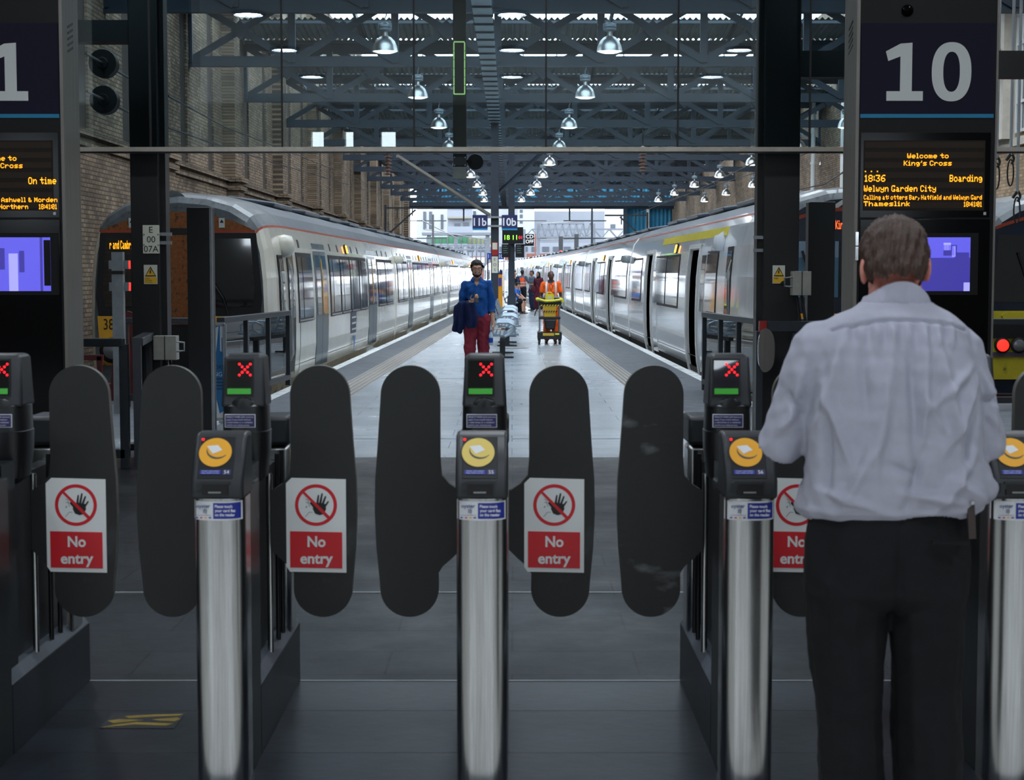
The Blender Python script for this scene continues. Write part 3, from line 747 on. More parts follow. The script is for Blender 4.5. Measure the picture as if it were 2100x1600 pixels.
# roof of each bay: steep open glazing with bars, then sloping corrugated sheets with daylight strips between
def wavy(mb, y0, z0, y1, z1, m, pitch=.17, amp=.036):
    n = int((X1 - X0) / pitch) * 6
    V = []; Fc = []
    for i in range(n + 1):
        x = X0 + (X1 - X0) * i / n; a = amp * math.sin(2 * PI * i / 6)
        V += [(x, y0, z0 + a), (x, y1, z1 + a)]
    for i in range(n): Fc.append((2 * i, 2 * i + 1, 2 * i + 3, 2 * i + 2))
    mb.add(V, Fc, m)
H0, H1 = 8.62, 9.45
proto = None
for i, d in enumerate(td[:-1]):
    if proto is None:
        mb = MB(); ya = 1.5; sl = (H0 - H1) / (BAY - ya)
        cuts = [(1.9, 3.1), (4.0, 5.4), (6.3, BAY + .05)]
        for a, b in cuts: wavy(mb, a, H1 + sl * (a - ya), b, H1 + sl * (b - ya), sheet_m)
        for a, b in cuts:
            for y in (a + .06, b - .06):
                z = H1 + sl * (y - ya); mb.bb((X0, y - .05, z - .13), (X1, y + .05, z - .05), purl_m)
        for k in range(18):
            x = X0 + (X1 - X0) * k / 17
            mb.bar((x, .1, H0 + .05), (x, ya, H1), .05, .07, purl_m)
            if k % 3 == 0: mb.bar((x, ya, H1 - .1), (x, BAY, H0 - .1), .08, .18, purl_m)
        proto = mb.build('roof', None, loc=(0, 0, 0)); proto.location = (0, d, 0); struct(proto)
    else:
        o = proto.copy(); COL.objects.link(o); o.location = (0, d, 0)
mb = MB(); mb.bb((X0, 15.3, 8.6), (X1, td[0], 9.6), sheet_m); struct(mb.build('roof'))
# cable tray down the middle, under the trusses
tray = mat('cable_tray', (196, 206, 214), .5, var=.12, scale=6)
mb = MB(); mb.bb((-.75, 16.5, 6.62), (-.38, 127, 6.66), tray)
for y in np.arange(17, 127, 1.1): mb.bb((-.77, y, 6.58), (-.36, y + .05, 6.72), truss_m)
tag(mb.build('cable_tray'), 'long pale cable tray hung along the middle of the roof', 'cable tray')
# lamps
dome = mat('lamp_aluminium', (205, 209, 212), .34, 1, var=.05, scale=4)
lampglow = mat('lamp_glow', (250, 255, 236), emit=5.0)
lamp_b = mat('lamp_ballast', (150, 166, 178), .45, .2)
L = thing('pendant_lamp', 'x', 'lamp', (0, 0, 0), 0, 'pendant lamps under the shed roof')
mb = MB(); mb.lathe([(.05, .40), (.055, .30), (.12, .27), (.19, .20), (.235, .10), (.255, .0), (.262, -.01), (.25, -.005), (.22, .09), (.16, .2)], (0, 0, 0), dome, 26); mb.build('shade', L, smooth=50)
mb = MB(); mb.lathe([(0, .015), (.24, .015), (.235, .0), (.15, -.03), (0, -.04)], (0, 0, 0), lampglow, 22); mb.build('diffuser', L, smooth=50)
mb = MB(); mb.lathe([(0, .56), (.06, .56), (.1, .53), (.13, .51), (.135, .47), (.1, .46), (.13, .44), (.13, .41), (.09, .39), (0, .39)], (0, 0, 0), lamp_b, 18); mb.bb((-.13, -.05, .45), (-.06, .05, .54), lamp_b); mb.bb((.06, -.05, .45), (.13, .05, .54), lamp_b); mb.build('ballast_housing', L, smooth=40)
mb = MB(); mb.tube([(0, 0, .54), (0, 0, .66), (.03, 0, .70), (.02, 0, .75)], .012, lamp_b, 6); mb.build('hanger', L)
rows = {'right-hand': [(1250, 118, 33), (1200, 212, 41.55), (1167, 271, 50.1), (1147, 311, 58.65), (1127, 347, 67.2), (1113, 375, 75.75), (1101, 395, 84.3), (1088, 411, 92.85), (1069, 421, 101.4)],
        'left-hand': [(790, 118, 33), (857, 212, 41.55), (900, 271, 50.1), (921, 311, 58.65), (941, 347, 67.2), (965, 375, 75.75), (978, 395, 84.3), (990, 411, 92.85), (993, 421, 101.4)],
        'far right': [(1735, 270, 50.1), (1693, 345, 67.2), (1638, 312, 58.65), (1541, 345, 67.2), (1544, 392, 84.3), (1476, 371, 75.75), (1489, 410, 92.85), (1424, 390, 84.3), (1445, 418, 101.4), (1383, 408, 92.85), (1350, 420, 101.4)]}
first = True
for rn, pts in rows.items():
    for k, (px, py, d) in enumerate(pts):
        p = at(px, py, d); p.z = 6.0
        lab = 'silver dome pendant lamp, %s from the front in the %s row' % (ORD[k], rn)
        if first: L.location = p; L['label'] = lab; first = False
        else: dup(L, p, None, lab)
# overhead wire ends, insulators, wires
wire = mat('wire_dark', (26, 28, 31), .5)
ins = mat('insulator', (22, 20, 24), .5)
insb = mat('insulator_brown', (120, 96, 84), .4)
def insulator(a, b, label):
    a, b = Vector(a), Vector(b); d = (b - a).normalized()
    root = thing('insulator', label, 'insulator', a)
    M = d.to_track_quat('Z', 'Y').to_matrix().to_4x4(); L = .28
    mb = MB(); prof = [(0, 0), (.05, 0)]
    for k in range(4):
        z = .05 + k * .055; prof += [(.06, z), (.14, z + .005), (.145, z + .025), (.06, z + .045)]
    prof += [(.05, L), (0, L)]
    tmp = MB(); tmp.lathe(prof, (0, 0, 0), ins, 18); mb.add(tmp.v, tmp.f, ins, M); mb.build('bobbin', root, smooth=40)
    mb = MB(); mb.tube([(0, 0, 0), -d * .9], .014, wire, 6); mb.tube([d * L, d * (L + 1.6)], .014, wire, 6); mb.build('wire', root)
insulator(at(208, 128, 17), at(240, 146, 18), 'upper black bobbin insulator on a wire left of the column')
insulator(at(210, 203, 17), at(242, 219, 18), 'lower black bobbin insulator on a wire left of the column')
def wires(label, segs, r=.012, name='overhead_wire'):
    mb = MB()
    for s in segs: mb.tube(s, r, wire, 5)
    return tag(mb.build(name), label, 'wire')
wires('upper dark overhead wire running back along the left brick wall', [[at(345, 197, 18.5), at(460, 260, 28), at(590, 310, 45), at(800, 395, 90)]])
wires('lower dark overhead wire running back along the left brick wall', [[at(345, 262, 18.5), at(470, 305, 28), at(600, 345, 45), at(820, 410, 90)]])
wires('overhead contact wire above the white train roof', [[at(1555, 330, 24), at(1420, 395, 50), at(1300, 440, 105)]])
wires('overhead contact wire slanting across to the right lamps', [[at(1690, 300, 26), at(1555, 352, 40), at(1330, 424, 100)]])
wires('dark cable drooping by the right totem top', [[at(1735, 350, 20), at(1690, 378, 30), at(1560, 405, 40)]])
# pale bracket rod slanting down to the sign post
rod = mat('rod_pale', (120, 118, 110), .5)
mb = MB(); mb.bar(at(815, 320, 52), at(1004, 441, 57.5), .09, .09, rod); tag(mb.build('bracket_rod'), 'pale slanting rod running down to the platform sign post', 'bracket')
mb = MB(); mb.bar(at(1120, 305, 52), at(1022, 395, 55.5), .09, .09, truss_m); tag(mb.build('bracket_rod'), 'dark slanting rod on the right of the platform sign post', 'bracket')
for px, py, d, l in ((796, 330, 60, 'brown ribbed insulator hanging near the left wall under the roof'), (1318, 325, 60, 'brown ribbed insulator hanging right of the lamps')):
    p = at(px, py, d); mb = MB(); prof = [(0, -.5)]
    for k in range(8): prof += [(.05, -.5 + k * .12), (.16, -.46 + k * .12), (.05, -.42 + k * .12)]
    mb.lathe(prof + [(0, .5)], p, insb, 12); mb.bar(p + Vector((0, 0, .4)), (p.x, p.y, 6.8), .05, .05, wire); tag(mb.build('insulator'), l, 'insulator')
# pantograph style registration arms by the walls
for px, py, d, sx, l in ((832, 430, 99.5, 1, 'dark overhead line bracket on the left wall by the shed mouth'), (1290, 445, 110, -1, 'dark overhead line bracket at the right of the shed mouth')):
    p = at(px, py, d); mb = MB()
    mb.bar(p + Vector((-sx * 1.2, 0, -1.1 - p.z)), p + Vector((-sx * 1.2, 0, .3)), .14, .14, wire)
    mb.bar(p + Vector((-sx * 1.2, 0, .1)), p + Vector((sx * 1.6, 0, .1)), .1, .1, wire); mb.bar(p + Vector((-sx * 1.2, 0, -1.6)), p + Vector((sx * .6, 0, 0)), .1, .1, wire)
    mb.bar(p + Vector((-.5, 0, .1)), p + Vector((-.5, 0, -.5)), .07, .07, wire); mb.bar(p + Vector((.4, 0, .1)), p + Vector((.4, 0, -.4)), .07, .07, wire)
    tag(mb.build('line_bracket'), l, 'bracket')
# ---- the shed mouth
blue_c = mat('screen_blue', (44, 112, 142), .5, var=.12, scale=1.2)
DE = 129.0
mb = MB()
def corr(xa, xb, z0, z1):
    n = int((xb - xa) / .3) * 4; V = []; Fc = []
    for i in range(n + 1):
        x = xa + (xb - xa) * i / n; a = .06 * (1, 0, -1, 0)[i % 4]; V += [(x, DE + a, z0), (x, DE + a, z1)]
    for i in range(n): Fc.append((2 * i, 2 * i + 1, 2 * i + 3, 2 * i + 2))
    mb.add(V, Fc, blue_c)
corr(-7.4, 12.4, 7.0, 11.5); corr(8.7, 12.4, -.5, 7.0)
for z in (7.0, 9.0): mb.bb((-8, DE - .3, z - .12), (12.4, DE - .1, z + .12), truss_m)
mb.bb((8.6, DE - .3, -1), (8.9, DE - .05, 7), truss_m); mb.bb((8.7, DE - .3, 3.3), (12.4, DE - .1, 3.5), frame_w); mb.bb((10.4, DE - .3, 0), (10.6, DE - .1, 7), frame_w)
struct(mb.build('wall_end'))
mb = MB(); mb.bb((-8, DE - 1.4, 6.55), (12.4, DE - 1.0, 7.0), truss_m); tag(mb.build('lintel_beam'), 'dark steel beam across the mouth of the shed', 'beam', kind='structure')
# ================================================================ columns, glass screen, totems, barriers
alu = mat('screen_rail', (176, 170, 158), .45, .3, var=.15, scale=8)
pane = glassmat('screen_glass', (.80, .89, .91), 2.5)
gcol = mat('column_dark', (26, 27, 29), .45, var=.2, scale=2)
def box_col(name, label, x0, x1, y0, y1, z1, m=gcol):
    root = thing(name, label, 'column', ((x0 + x1) / 2, (y0 + y1) / 2, 0))
    mb = MB(); mb.bb((x0, y0, 0), (x1, y1, z1), m); mb.build('shaft', root, world=True, bevel=.008)
    mb = MB(); mb.bb((x0 - .05, y0 - .05, 0), (x1 + .05, y1 + .05, .06), m); mb.build('base_plate', root, world=True, bevel=.005)
    return root
kindcol = []
cl = box_col('column', 'dark square steel column with the E 00 07A plate left of the opening', -3.53, -3.27, 15.42, 15.75, 5.6)
cr = box_col('column', 'dark square steel column right of the opening with a damaged yellow danger sign', 2.33, 2.66, 15.42, 15.75, 5.6)
mb = MB(); mb.bb((-3.27, 15.50, 0), (-3.22, 15.68, 5.6), black_paint); mb.build('flange', cl, world=True)
mb = MB(); mb.bb((2.28, 15.50, 0), (2.33, 15.68, 5.6), black_paint); mb.build('flange', cr, world=True)
# pipe clamps on the columns
for col_, xs, zs in ((cl, (-3.27, -3.16), (2.01, 1.93)), (cr, (2.24, 2.33), (1.98, 1.86))):
    for z in zs:
        mb = MB(); mb.bb((xs[0], 15.44, z - .015), (xs[1], 15.47, z + .015), galv); mb.build('clamp', col_, world=True)
sign_w = mat('sign_white', (206, 206, 190), .5, var=.06, scale=9)
sign_y = mat('sign_yellow', (222, 176, 40), .5, var=.08, scale=9)
def danger(label, px, py, d, w, h, torn=False):
    c = at(px, py, d); c.y = d
    mb = MB(); mb.box(c, (w, .004, h), sign_w)
    y = d - .0025
    mb.box((c.x, y, c.z - h * .30), (w * .9, .003, h * .32), sign_y)
    t = h * .52; o = (c.x, y - .001, c.z - h * .10)
    mb.prism([(-w * .42, 0), (w * .42, 0), (0, t)], o, (1, 0, 0), (0, 0, 1), .001, black_txt)
    mb.prism([(-w * .335, .009), (w * .335, .009), (0, t - .017)], (o[0], o[1] - .0015, o[2]), (1, 0, 0), (0, 0, 1), .001, sign_y)
    k = t * .72; oo = (o[0] - .002, o[1] - .003, o[2] + .013)
    mb.prism([(q_ * k, r_ * k) for q_, r_ in ((.06, .80), (-.16, .36), (-.01, .38), (-.09, .02), (.18, .48), (.03, .46), (.17, .80))], oo, (1, 0, 0), (0, 0, 1), .001, black_txt)
    for i, t_ in enumerate(('Danger',) if torn else ('Danger', 'Overhead', 'live wires')):
        mb.text(t_, (c.x - w * .40, y - .0025, c.z - h * .20 - i * h * .095), black_txt, h * .062, align='L', off=.001)
    if torn: mb.prism([(w * .1, -h * .5), (w * .5, -h * .52), (w * .52, -h * .30), (w * .25, -h * .38)], (c.x, y - .002, c.z), (1, 0, 0), (0, 0, 1), .002, gcol)
    return tag(mb.build('danger_sign'), label, 'sign')
danger('yellow and white danger sign with black lightning triangle below the E 00 07A plate', 309, 563, 15.412, .125, .178)
danger('torn yellow danger sign with lightning triangle on the right column', 1597, 563, 15.412, .115, .168, True)
c = at(310, 491, 15.41)
root = tag(None or bpy.data.objects.new('number_plate', None), 'white plate reading E 00 07A on the left column', 'sign'); COL.objects.link(root); root.location = c
mb = MB(); mb.box((0, 0, 0), (.155, .006, .262), sign_w)
for z, t_ in ((.088, 'E'), (.0, '00'), (-.088, '07A')): mb.text(t_, (0, -.0035, z), black_txt, .056, off=.001)
mb.build('plate', root, bevel=.002)
for x, z in ((-.066, .045), (.066, .045), (-.066, -.052), (.066, -.052)):
    mb = MB(); mb.lathe([(.009, 0), (.007, .004), (0, .005)], (x, -.003, z), galv, 10, 'y'); mb.build('bolt', root)
# glass panes, joints and bottom rail
GY = 15.25; zr = 2.78
w = 268 / F * GY
for k in range(-3, 6):
    x0 = (583 + 268 * (k - 1) - 1050) / F * GY; x1 = x0 + w
    mb = MB(); mb.bb((x0 + .004, GY - .008, zr + .02), (x1 - .004, GY + .008, 5.6), pane); struct(mb.build('window_pane'))
    mb = MB(); mb.bb((x1 - .008, GY - .012, zr), (x1 + .008, GY + .012, 5.6), black_txt); struct(mb.build('trim_joint'))
mb = MB(); mb.bb((-6.2, GY - .03, zr - .025), (6.2, GY + .03, zr + .015), alu); mb.bb((-6.2, GY - .02, zr - .04), (6.2, GY + .02, zr - .025), black_paint); struct(mb.build('trim_rail'))
# dark cross beams between the columns and the totems
mb = MB(); mb.bb((-9, 15.5, 3.78), (-3.53, 15.7, 3.98), gcol); tag(mb.build('cross_beam'), 'dark horizontal beam from the left column towards the left totem', 'beam', kind='structure')
mb = MB(); mb.bb((2.66, 15.5, 3.46), (9, 15.7, 3.70), gcol); tag(mb.build('cross_beam'), 'dark horizontal beam from the right column behind the right totem', 'beam', kind='structure')
# ---------------------------------------------------------------- totems
tot_b = mat('totem_black', (15, 15, 16), .5, var=.1, scale=2, spec=.25)
tot_g = mat('totem_black_glass', (9, 9, 10), .12, spec=.12)
st2 = mat('totem_steel', (120, 116, 110), .42, .6, var=.15, scale=3, stretch=(8, 8, .5))
sgn = mat('number_navy', (28, 26, 46), .6, spec=.15)
sgn_t = mat('number_grey', (214, 217, 214), .6)
cyan = mat('cyan_stripe', (0, 124, 166), .5)
led_bg = mat('led_background', (34, 27, 20), .5, spec=.2)
led_bar = mat('led_row', (50, 40, 31), .5, spec=.2)
scr = mat('screen_violet', (88, 84, 205), .3, emit=.75)
scr_d = mat('screen_violet_dark', (58, 52, 150), .3, emit=.6)
scr_l = mat('screen_violet_pale', (150, 148, 235), .3, emit=.8)
def totem(label, x0, num, lines, side):
    d = 12.5; W_ = 1.035; root = thing('platform_totem', label, 'totem', (x0 + W_ / 2, d, 0))
    B = lambda n, m, a, b, bev=0: (MB().bb((x0 + a[0], d + a[1], a[2]), (x0 + b[0], d + b[1], b[2]), m)).build(n, root, world=True, bevel=bev)
    B('casing', tot_b, (0, 0, 0), (W_, .44, 5.0), .006)
    sx = 0 if side < 0 else W_
    mb = MB(); mb.bb((x0 + sx - .012, d - .006, 0), (x0 + sx + .012, d + .45, 5.0), st2)
    for k in range(5): mb.box((x0 + sx + (.013 if side > 0 else -.013), d + .22, 3.34 + k * .045), (.003, .16, .018), black_paint, (.3 * side, 0, 0))
    mb.build('steel_side', root, world=True)
    if side < 0: B('steel_edge', st2, (W_ - .006, -.01, 0), (W_ + .01, .02, 5.0))
    z = lambda py: at(1890, py, d).z
    mb = MB(); mb.bb((x0 + .02, d - .008, z(240)), (x0 + W_ - .02, d, z(48)), sgn); mb.bb((x0 + .02, d - .010, z(242)), (x0 + W_ - .02, d - .008, z(234)), cyan)
    cx = x0 + .52
    zb_, H_ = z(207), z(88) - z(207)
    def one(px):
        k = H_; mb.prism([(.0, 0), (.635 * k, 0), (.635 * k, .165 * k), (.44 * k, .165 * k), (.44 * k, 1.0 * k), (.235 * k, .985 * k), (-.02 * k, .85 * k), (.025 * k, .685 * k), (.235 * k, .765 * k), (.235 * k, .165 * k), (.0, .165 * k)], (px, d - .010, zb_), (1, 0, 0), (0, 0, 1), .002, sgn_t)
    def zero(px):
        n = 56; O = []; I = []; k = H_; e = .86
        for j in range(n):
            t = 2 * PI * j / n; c, s_ = math.cos(t), math.sin(t); f = lambda v: math.copysign(abs(v) ** e, v)
            O.append((px + .345 * k * f(c), d - .012, zb_ + .5 * k + .51 * k * f(s_))); I.append((px + .145 * k * f(c), d - .012, zb_ + .5 * k + .345 * k * f(s_)))
        mb.add(O + I, [(j, (j + 1) % n, (j + 1) % n + n, j + n) for j in range(n)], sgn_t)
    if num == '10': one(x0 + .212); zero(x0 + .695)
    else: one(x0 + .20); one(x0 + .515)
    mb.build('number_sign', root, world=True)
    mb = MB(); mb.lathe([(.045, 0), (.045, .01), (.035, .035), (0, .05)], (x0 + .36, d, z(22)), tot_g, 16, 'y'); mb.build('camera_dome', root, world=True, smooth=50)
    mb = MB(); zt, zb = z(288), z(432); mb.bb((x0 + .05, d - .006, zb), (x0 + .96, d, zt), led_bg)
    for k in range(7):
        q = zt - .012 - k * (zt - zb) / 7; mb.bb((x0 + .06, d - .008, q - .045), (x0 + .95, d - .006, q), led_bar)
    for t_, al, xx, py, hh, wd in lines:
        pixel_text(mb, t_, (x0 + xx, d - .010, z(py)), led_o, hh, align=al, width=wd)
    mb.build('departure_display', root, world=True)
    B('display_frame', tot_g, (.03, -.004, z(446)), (1.0, 0, z(272)))
    mb = MB(); mb.bb((x0 + .955, d - .007, z(441)), (x0 + .975, d - .003, z(435)), frame_w); mb.build('badge', root, world=True)
    B('glass_door', tot_g, (.03, -.010, .05), (W_ - .03, 0, z(450)), .003)
    mb = MB(); s0, s1 = (.40, .86) if num == '10' else (.44, .93)
    mb.bb((x0 + s0 - .04, d - .013, z(605)), (x0 + s1 + .06, d - .010, z(478)), tot_b); mb.bb((x0 + s0, d - .015, z(597)), (x0 + s1, d - .012, z(487)), scr)
    zz = z(597); hh = z(487) - zz; ww_ = s1 - s0
    mb.bb((x0 + s0, d - .0155, zz), (x0 + s1, d - .015, zz + hh * .62), scr_d if num == '10' else scr)
    if num == '10':
        for a, b, c_, e, m_ in ((.56, .66, .78, .86, scr_d), (.56, .9, .68, .76, scr_l), (.74, .6, .98, .72, scr_d), (.70, .64, .76, .84, scr_l), (.9, .0, 1, .16, scr_l)): mb.bb((x0 + s0 + a * ww_, d - .0162, zz + b * hh), (x0 + s0 + c_ * ww_, d - .0157, zz + e * hh), m_)
    else:
        for a, b, c_, e, m_ in ((.36, .0, .5, .7, scr_l), (.52, .35, .6, .75, scr_d), (.2, .4, .3, .8, scr_d), (.84, .0, .88, 1, scr_d), (.9, .1, 1, .95, tot_b)): mb.bb((x0 + s0 + a * ww_, d - .0162, zz + b * hh), (x0 + s0 + c_ * ww_, d - .0157, zz + e * hh), m_)
    mb.build('video_screen', root, world=True)
    mb = MB()
    for q in (490, 520): mb.bb((x0 - .004, d - .022, z(q + 14)), (x0 + .018, d, z(q - 14)), chrome)
    mb.build('hinge', root, world=True)
    return root
common = [('Welcome to', 'C', .53, 320, .036, .31), ("King's Cross", 'C', .53, 335, .036, .36)]
totem('tall black totem showing a big grey 10 and the 18:36 Welwyn Garden City departure', 2.58, '10', common + [('. . .', 'L', .06, 349, .03, .10), ('18:36', 'L', .06, 366, .05, .155), ('Boarding', 'R', .94, 366, .05, .245), ('Welwyn Garden City', 'L', .055, 387, .046, .54),
      ('Calling at: otters Bar, Hatfield and Welwyn Gard', 'L', .055, 405, .034, .885), ('Thameslink', 'L', .055, 418, .036, .345), ('18:41:01', 'R', .94, 419, .038, .135)], -1)
totem('tall black totem at the left edge showing part of 11 and On time', -4.395, '11', [('Welcome to', 'C', .535, 325, .036, .31), ("King's Cross", 'C', .555, 340, .036, .36), ('18:44', 'L', .06, 371, .05, .155), ('On time', 'R', .985, 371, .05, .21), ('Cambridge', 'L', .06, 390, .046, .3),
      ('Front 4 coaches: Ashwell & Morden', 'R', .99, 410, .034, .86), ('Great Northern', 'L', .40, 424, .036, .37), ('18:41:01', 'R', .985, 424, .038, .135)], 1)
# green exit arrow glow on the left totem glass is a small lamp behind the glass
# ---------------------------------------------------------------- dark gate posts and barriers
def gate_post(label, px0, px1, pyt, d):
    a = at(px0, 700, d); b = at(px1, 700, d); z = at(px0, pyt, d).z
    root = thing('gate_post', label, 'post', ((a.x + b.x) / 2, d, 0))
    mb = MB(); mb.bb((a.x, d, 0), (b.x, d + .22, z), gcol); mb.build('post', root, world=True, bevel=.006)
    mb = MB(); s = b.x if b.x < 0 else a.x; mb.bb((s - .012, d - .01, 0), (s + .012, d + .02, z - .01), galv if px0 < 1000 else gcol); mb.build('edge_strip', root, world=True)
    return root
gate_post('thick black post with worn pale edge in front of the cream train', 386, 435, 425, 17)
gate_post('thick black post in front of the right-hand dark train front', 1657, 1710, 414, 17)
fence_m = mat('fence_grey', (44, 50, 56), .4, var=.2, scale=4)
fglass = glassmat('fence_glass', (.86, .9, .92), 1.2)
def barrier(label, pts, z0=.12, z1=1.1, posts=3, glass=True, name='platform_barrier'):
    """railing through ground points pts"""
    root = thing(name, label, 'barrier', (pts[0][0], pts[0][1], 0))
    mb = MB()
    for a, b in zip(pts, pts[1:]): mb.bar((*a, z1 - .035), (*b, z1 - .035), .10, .07, fence_m)
    mb.build('top_rail', root, world=True, bevel=.006)
    mb = MB()
    for a, b in zip(pts, pts[1:]): mb.bar((*a, z0), (*b, z0), .07, .07, fence_m)
    mb.build('bottom_rail', root, world=True)
    for i, (a, b) in enumerate(zip(pts, pts[1:])):
        a = Vector(a); b = Vector(b)
        for k in range(posts + 1):
            if i and not k: continue
            p = a.lerp(b, k / posts); mb = MB(); dd = (b - a).normalized()
            mb.bar((p.x, p.y, 0), (p.x, p.y, z1 - .05), .07, .07, fence_m, up=(dd.x, dd.y, 0)); mb.build('post', root, world=True)
        if glass:
            for k in range(posts):
                p = a.lerp(b, (k + .06) / posts); q = a.lerp(b, (k + .94) / posts)
                mb = MB(); mb.bar((p.x, p.y, (z0 + z1) / 2), (q.x, q.y, (z0 + z1) / 2), .012, z1 - z0 - .14, fglass); mb.build('glass_panel', root, world=True)
    return root
barrier('dark railing with glass panels along the left platform edge by the cream train', [(-3.62, 20.6), (-3.30, 24.4)])
barrier('dark railing across the track end behind the black post', [(-4.75, 20.4), (-3.75, 20.4)], posts=1, glass=False)
barrier('low dark railing beside the left totem in front of the buffer', [(-6.6, 14.0), (-3.28, 14.0)], posts=5, glass=False)
barrier('low dark railing running back from the corner to the left column', [(-3.18, 14.05), (-3.38, 15.4)], posts=1)
barrier('dark railing with glass panels along the right platform edge by the white train', [(2.98, 20.0), (2.72, 23.4)])
barrier('dark railing across the track end behind the grey-haired man', [(3.1, 20.0), (8.5, 20.0)], posts=5, glass=False)
# gate leaf with rounded mirror at the right column
root = thing('gate_leaf', 'dark gate with a rounded metal plate and red reflector at the right column', 'gate', (2.7, 15.2, 0))
mb = MB(); a = at(1556, 668, 15.2); b = at(1735, 668, 15.2); mb.bb((a.x, 15.12, 1.12), (b.x + .2, 15.22, 1.21), fence_m)
for t in (0, .33, .66, 1): x = a.x + t * (b.x + .2 - a.x); mb.bb((x - .03, 15.13, 0), (x + .03, 15.21, 1.12), fence_m)
mb.build('frame', root, world=True)
red_refl = mat('reflector_red', (150, 36, 36), .3)
mb = MB(); mb.bb((a.x - .01, 15.10, 1.115), (a.x + .06, 15.12, 1.215), red_refl); mb.build('reflector', root, world=True)
mb = MB(); c = at(1567, 718, 15.05)
mb.prism([(.09 * math.sin(2 * PI * k / 28) if math.sin(2 * PI * k / 28) > 0 else .06 * math.sin(2 * PI * k / 28), .2 * math.copysign(abs(math.cos(2 * PI * k / 28)) ** .7, math.cos(2 * PI * k / 28))) for k in range(28)], c, (1, 0, 0), (0, 0, 1), .05, st2, chrome); mb.build('mirror_plate', root, world=True, bevel=.01)
# grey control boxes with handles
boxm = mat('control_box_grey', (150, 150, 142), .5, var=.15, scale=6)
def ctrl_box(label, px, py, d, w, h, hs):
    c = at(px, py, d); root = thing('control_box', label, 'box', c)
    mb = MB(); mb.box((0, 0, 0), (w, .14, h), boxm); mb.bb((-.004, -.075, -h / 2), (.004, -.07, h / 2), black_paint); mb.build('casing', root, bevel=.006)
    mb = MB(); x = hs * w / 2; mb.tube([(x, -.05, h * .25), (x + hs * .07, -.05, h * .22), (x + hs * .07, -.05, -h * .12), (x, -.05, -h * .15)], .009, galv, 8); mb.build('handle', root, smooth=50)
    mb = MB(); mb.tube([(.02, .05, -h / 2), (.05, .05, -h / 2 - .2), (.10, .06, -h / 2 - .45)], .014, rubber, 6); mb.tube([(-.03, .05, -h / 2), (.0, .05, -h / 2 - .2), (.06, .06, -h / 2 - .5)], .014, rubber, 6); mb.build('cable', root)
    return root
ctrl_box('grey metal control box with side handle on the left railing', 341, 713, 15.28, .21, .22, 1)
ctrl_box('grey metal control box with handle and cables on the right column', 1642, 581, 15.3, .17, .22, -1)
# blue poster on a stand
root = thing('poster_stand', 'blue and white poster about train doors closing beside the black post', 'poster', (-3.3, 18.3, 0))
post_b = mat('poster_blue', (36, 116, 170), .45); post_w = mat('poster_white', (220, 226, 230), .5)
a = at(436, 665, 18.3); b = at(463, 860, 18.3); xl = a.x - .2; xr = b.x
mb = MB(); mb.bb((xl, 18.3, b.z), (xr, 18.33, a.z), post_b)
q = [(0, .2), (.12, .28), (.16, .6), (.14, .78), (.2, .8), (.22, .55), (.28, .5), (.29, .92), (.22, .98), (.1, .95), (.04, .6)]
W2 = xr - xl; H2 = a.z - b.z
mb.prism([(.62 * W2, .72 * H2), (.68 * W2, .96 * H2), (.80 * W2, .98 * H2), (.74 * W2, .80 * H2), (.70 * W2, .70 * H2)], (xl, 18.299, b.z), (1, 0, 0), (0, 0, 1), .002, post_w)
mb.prism([(.84 * W2, .72 * H2), (.84 * W2, .98 * H2), (.98 * W2, .98 * H2), (.98 * W2, .72 * H2), (.93 * W2, .70 * H2), (.92 * W2, .86 * H2), (.89 * W2, .86 * H2), (.89 * W2, .71 * H2)], (xl, 18.299, b.z), (1, 0, 0), (0, 0, 1), .002, post_w)
mb.prism([(.5 * W2, 0), (W2, 0), (W2, .1 * H2), (.8 * W2, .06 * H2), (.68 * W2, .24 * H2), (.6 * W2, .1 * H2)], (xl, 18.299, b.z), (1, 0, 0), (0, 0, 1), .002, post_w)
mb.text('TRAIN DOORS', (xl + .98 * W2, 18.298, b.z + .55 * H2), sq, .045, align='R'); mb.text('CLOSING', (xl + .9 * W2, 18.298, b.z + .475 * H2), post_w, .045, align='R')
for k in range(4): mb.bb((xl + .2 * W2, 18.297, b.z + (.42 - k * .035) * H2), (xl + .93 * W2, 18.299, b.z + (.43 - k * .035) * H2), sq)
mb.build('poster', root, world=True)
mb = MB()
for p0, p1 in (((xl, b.z), (xl, a.z)), ((xr, b.z), (xr, a.z)), ((xl, a.z), (xr, a.z)), ((xl, b.z), (xr, b.z))): mb.bar((p0[0], 18.29, p0[1]), (p1[0], 18.29, p1[1]), .035, .03, galv, up=(0, 1, 0))
mb.build('frame', root, world=True)
mb = MB()
for x in (xl + .05, xr - .02): mb.bar((x, 18.33, 0), (x, 18.33, b.z + .3), .04, .04, galv); mb.bb((x - .03, 18.15, 0), (x + .03, 18.55, .03), galv)
mb.build('foot', root, world=True)
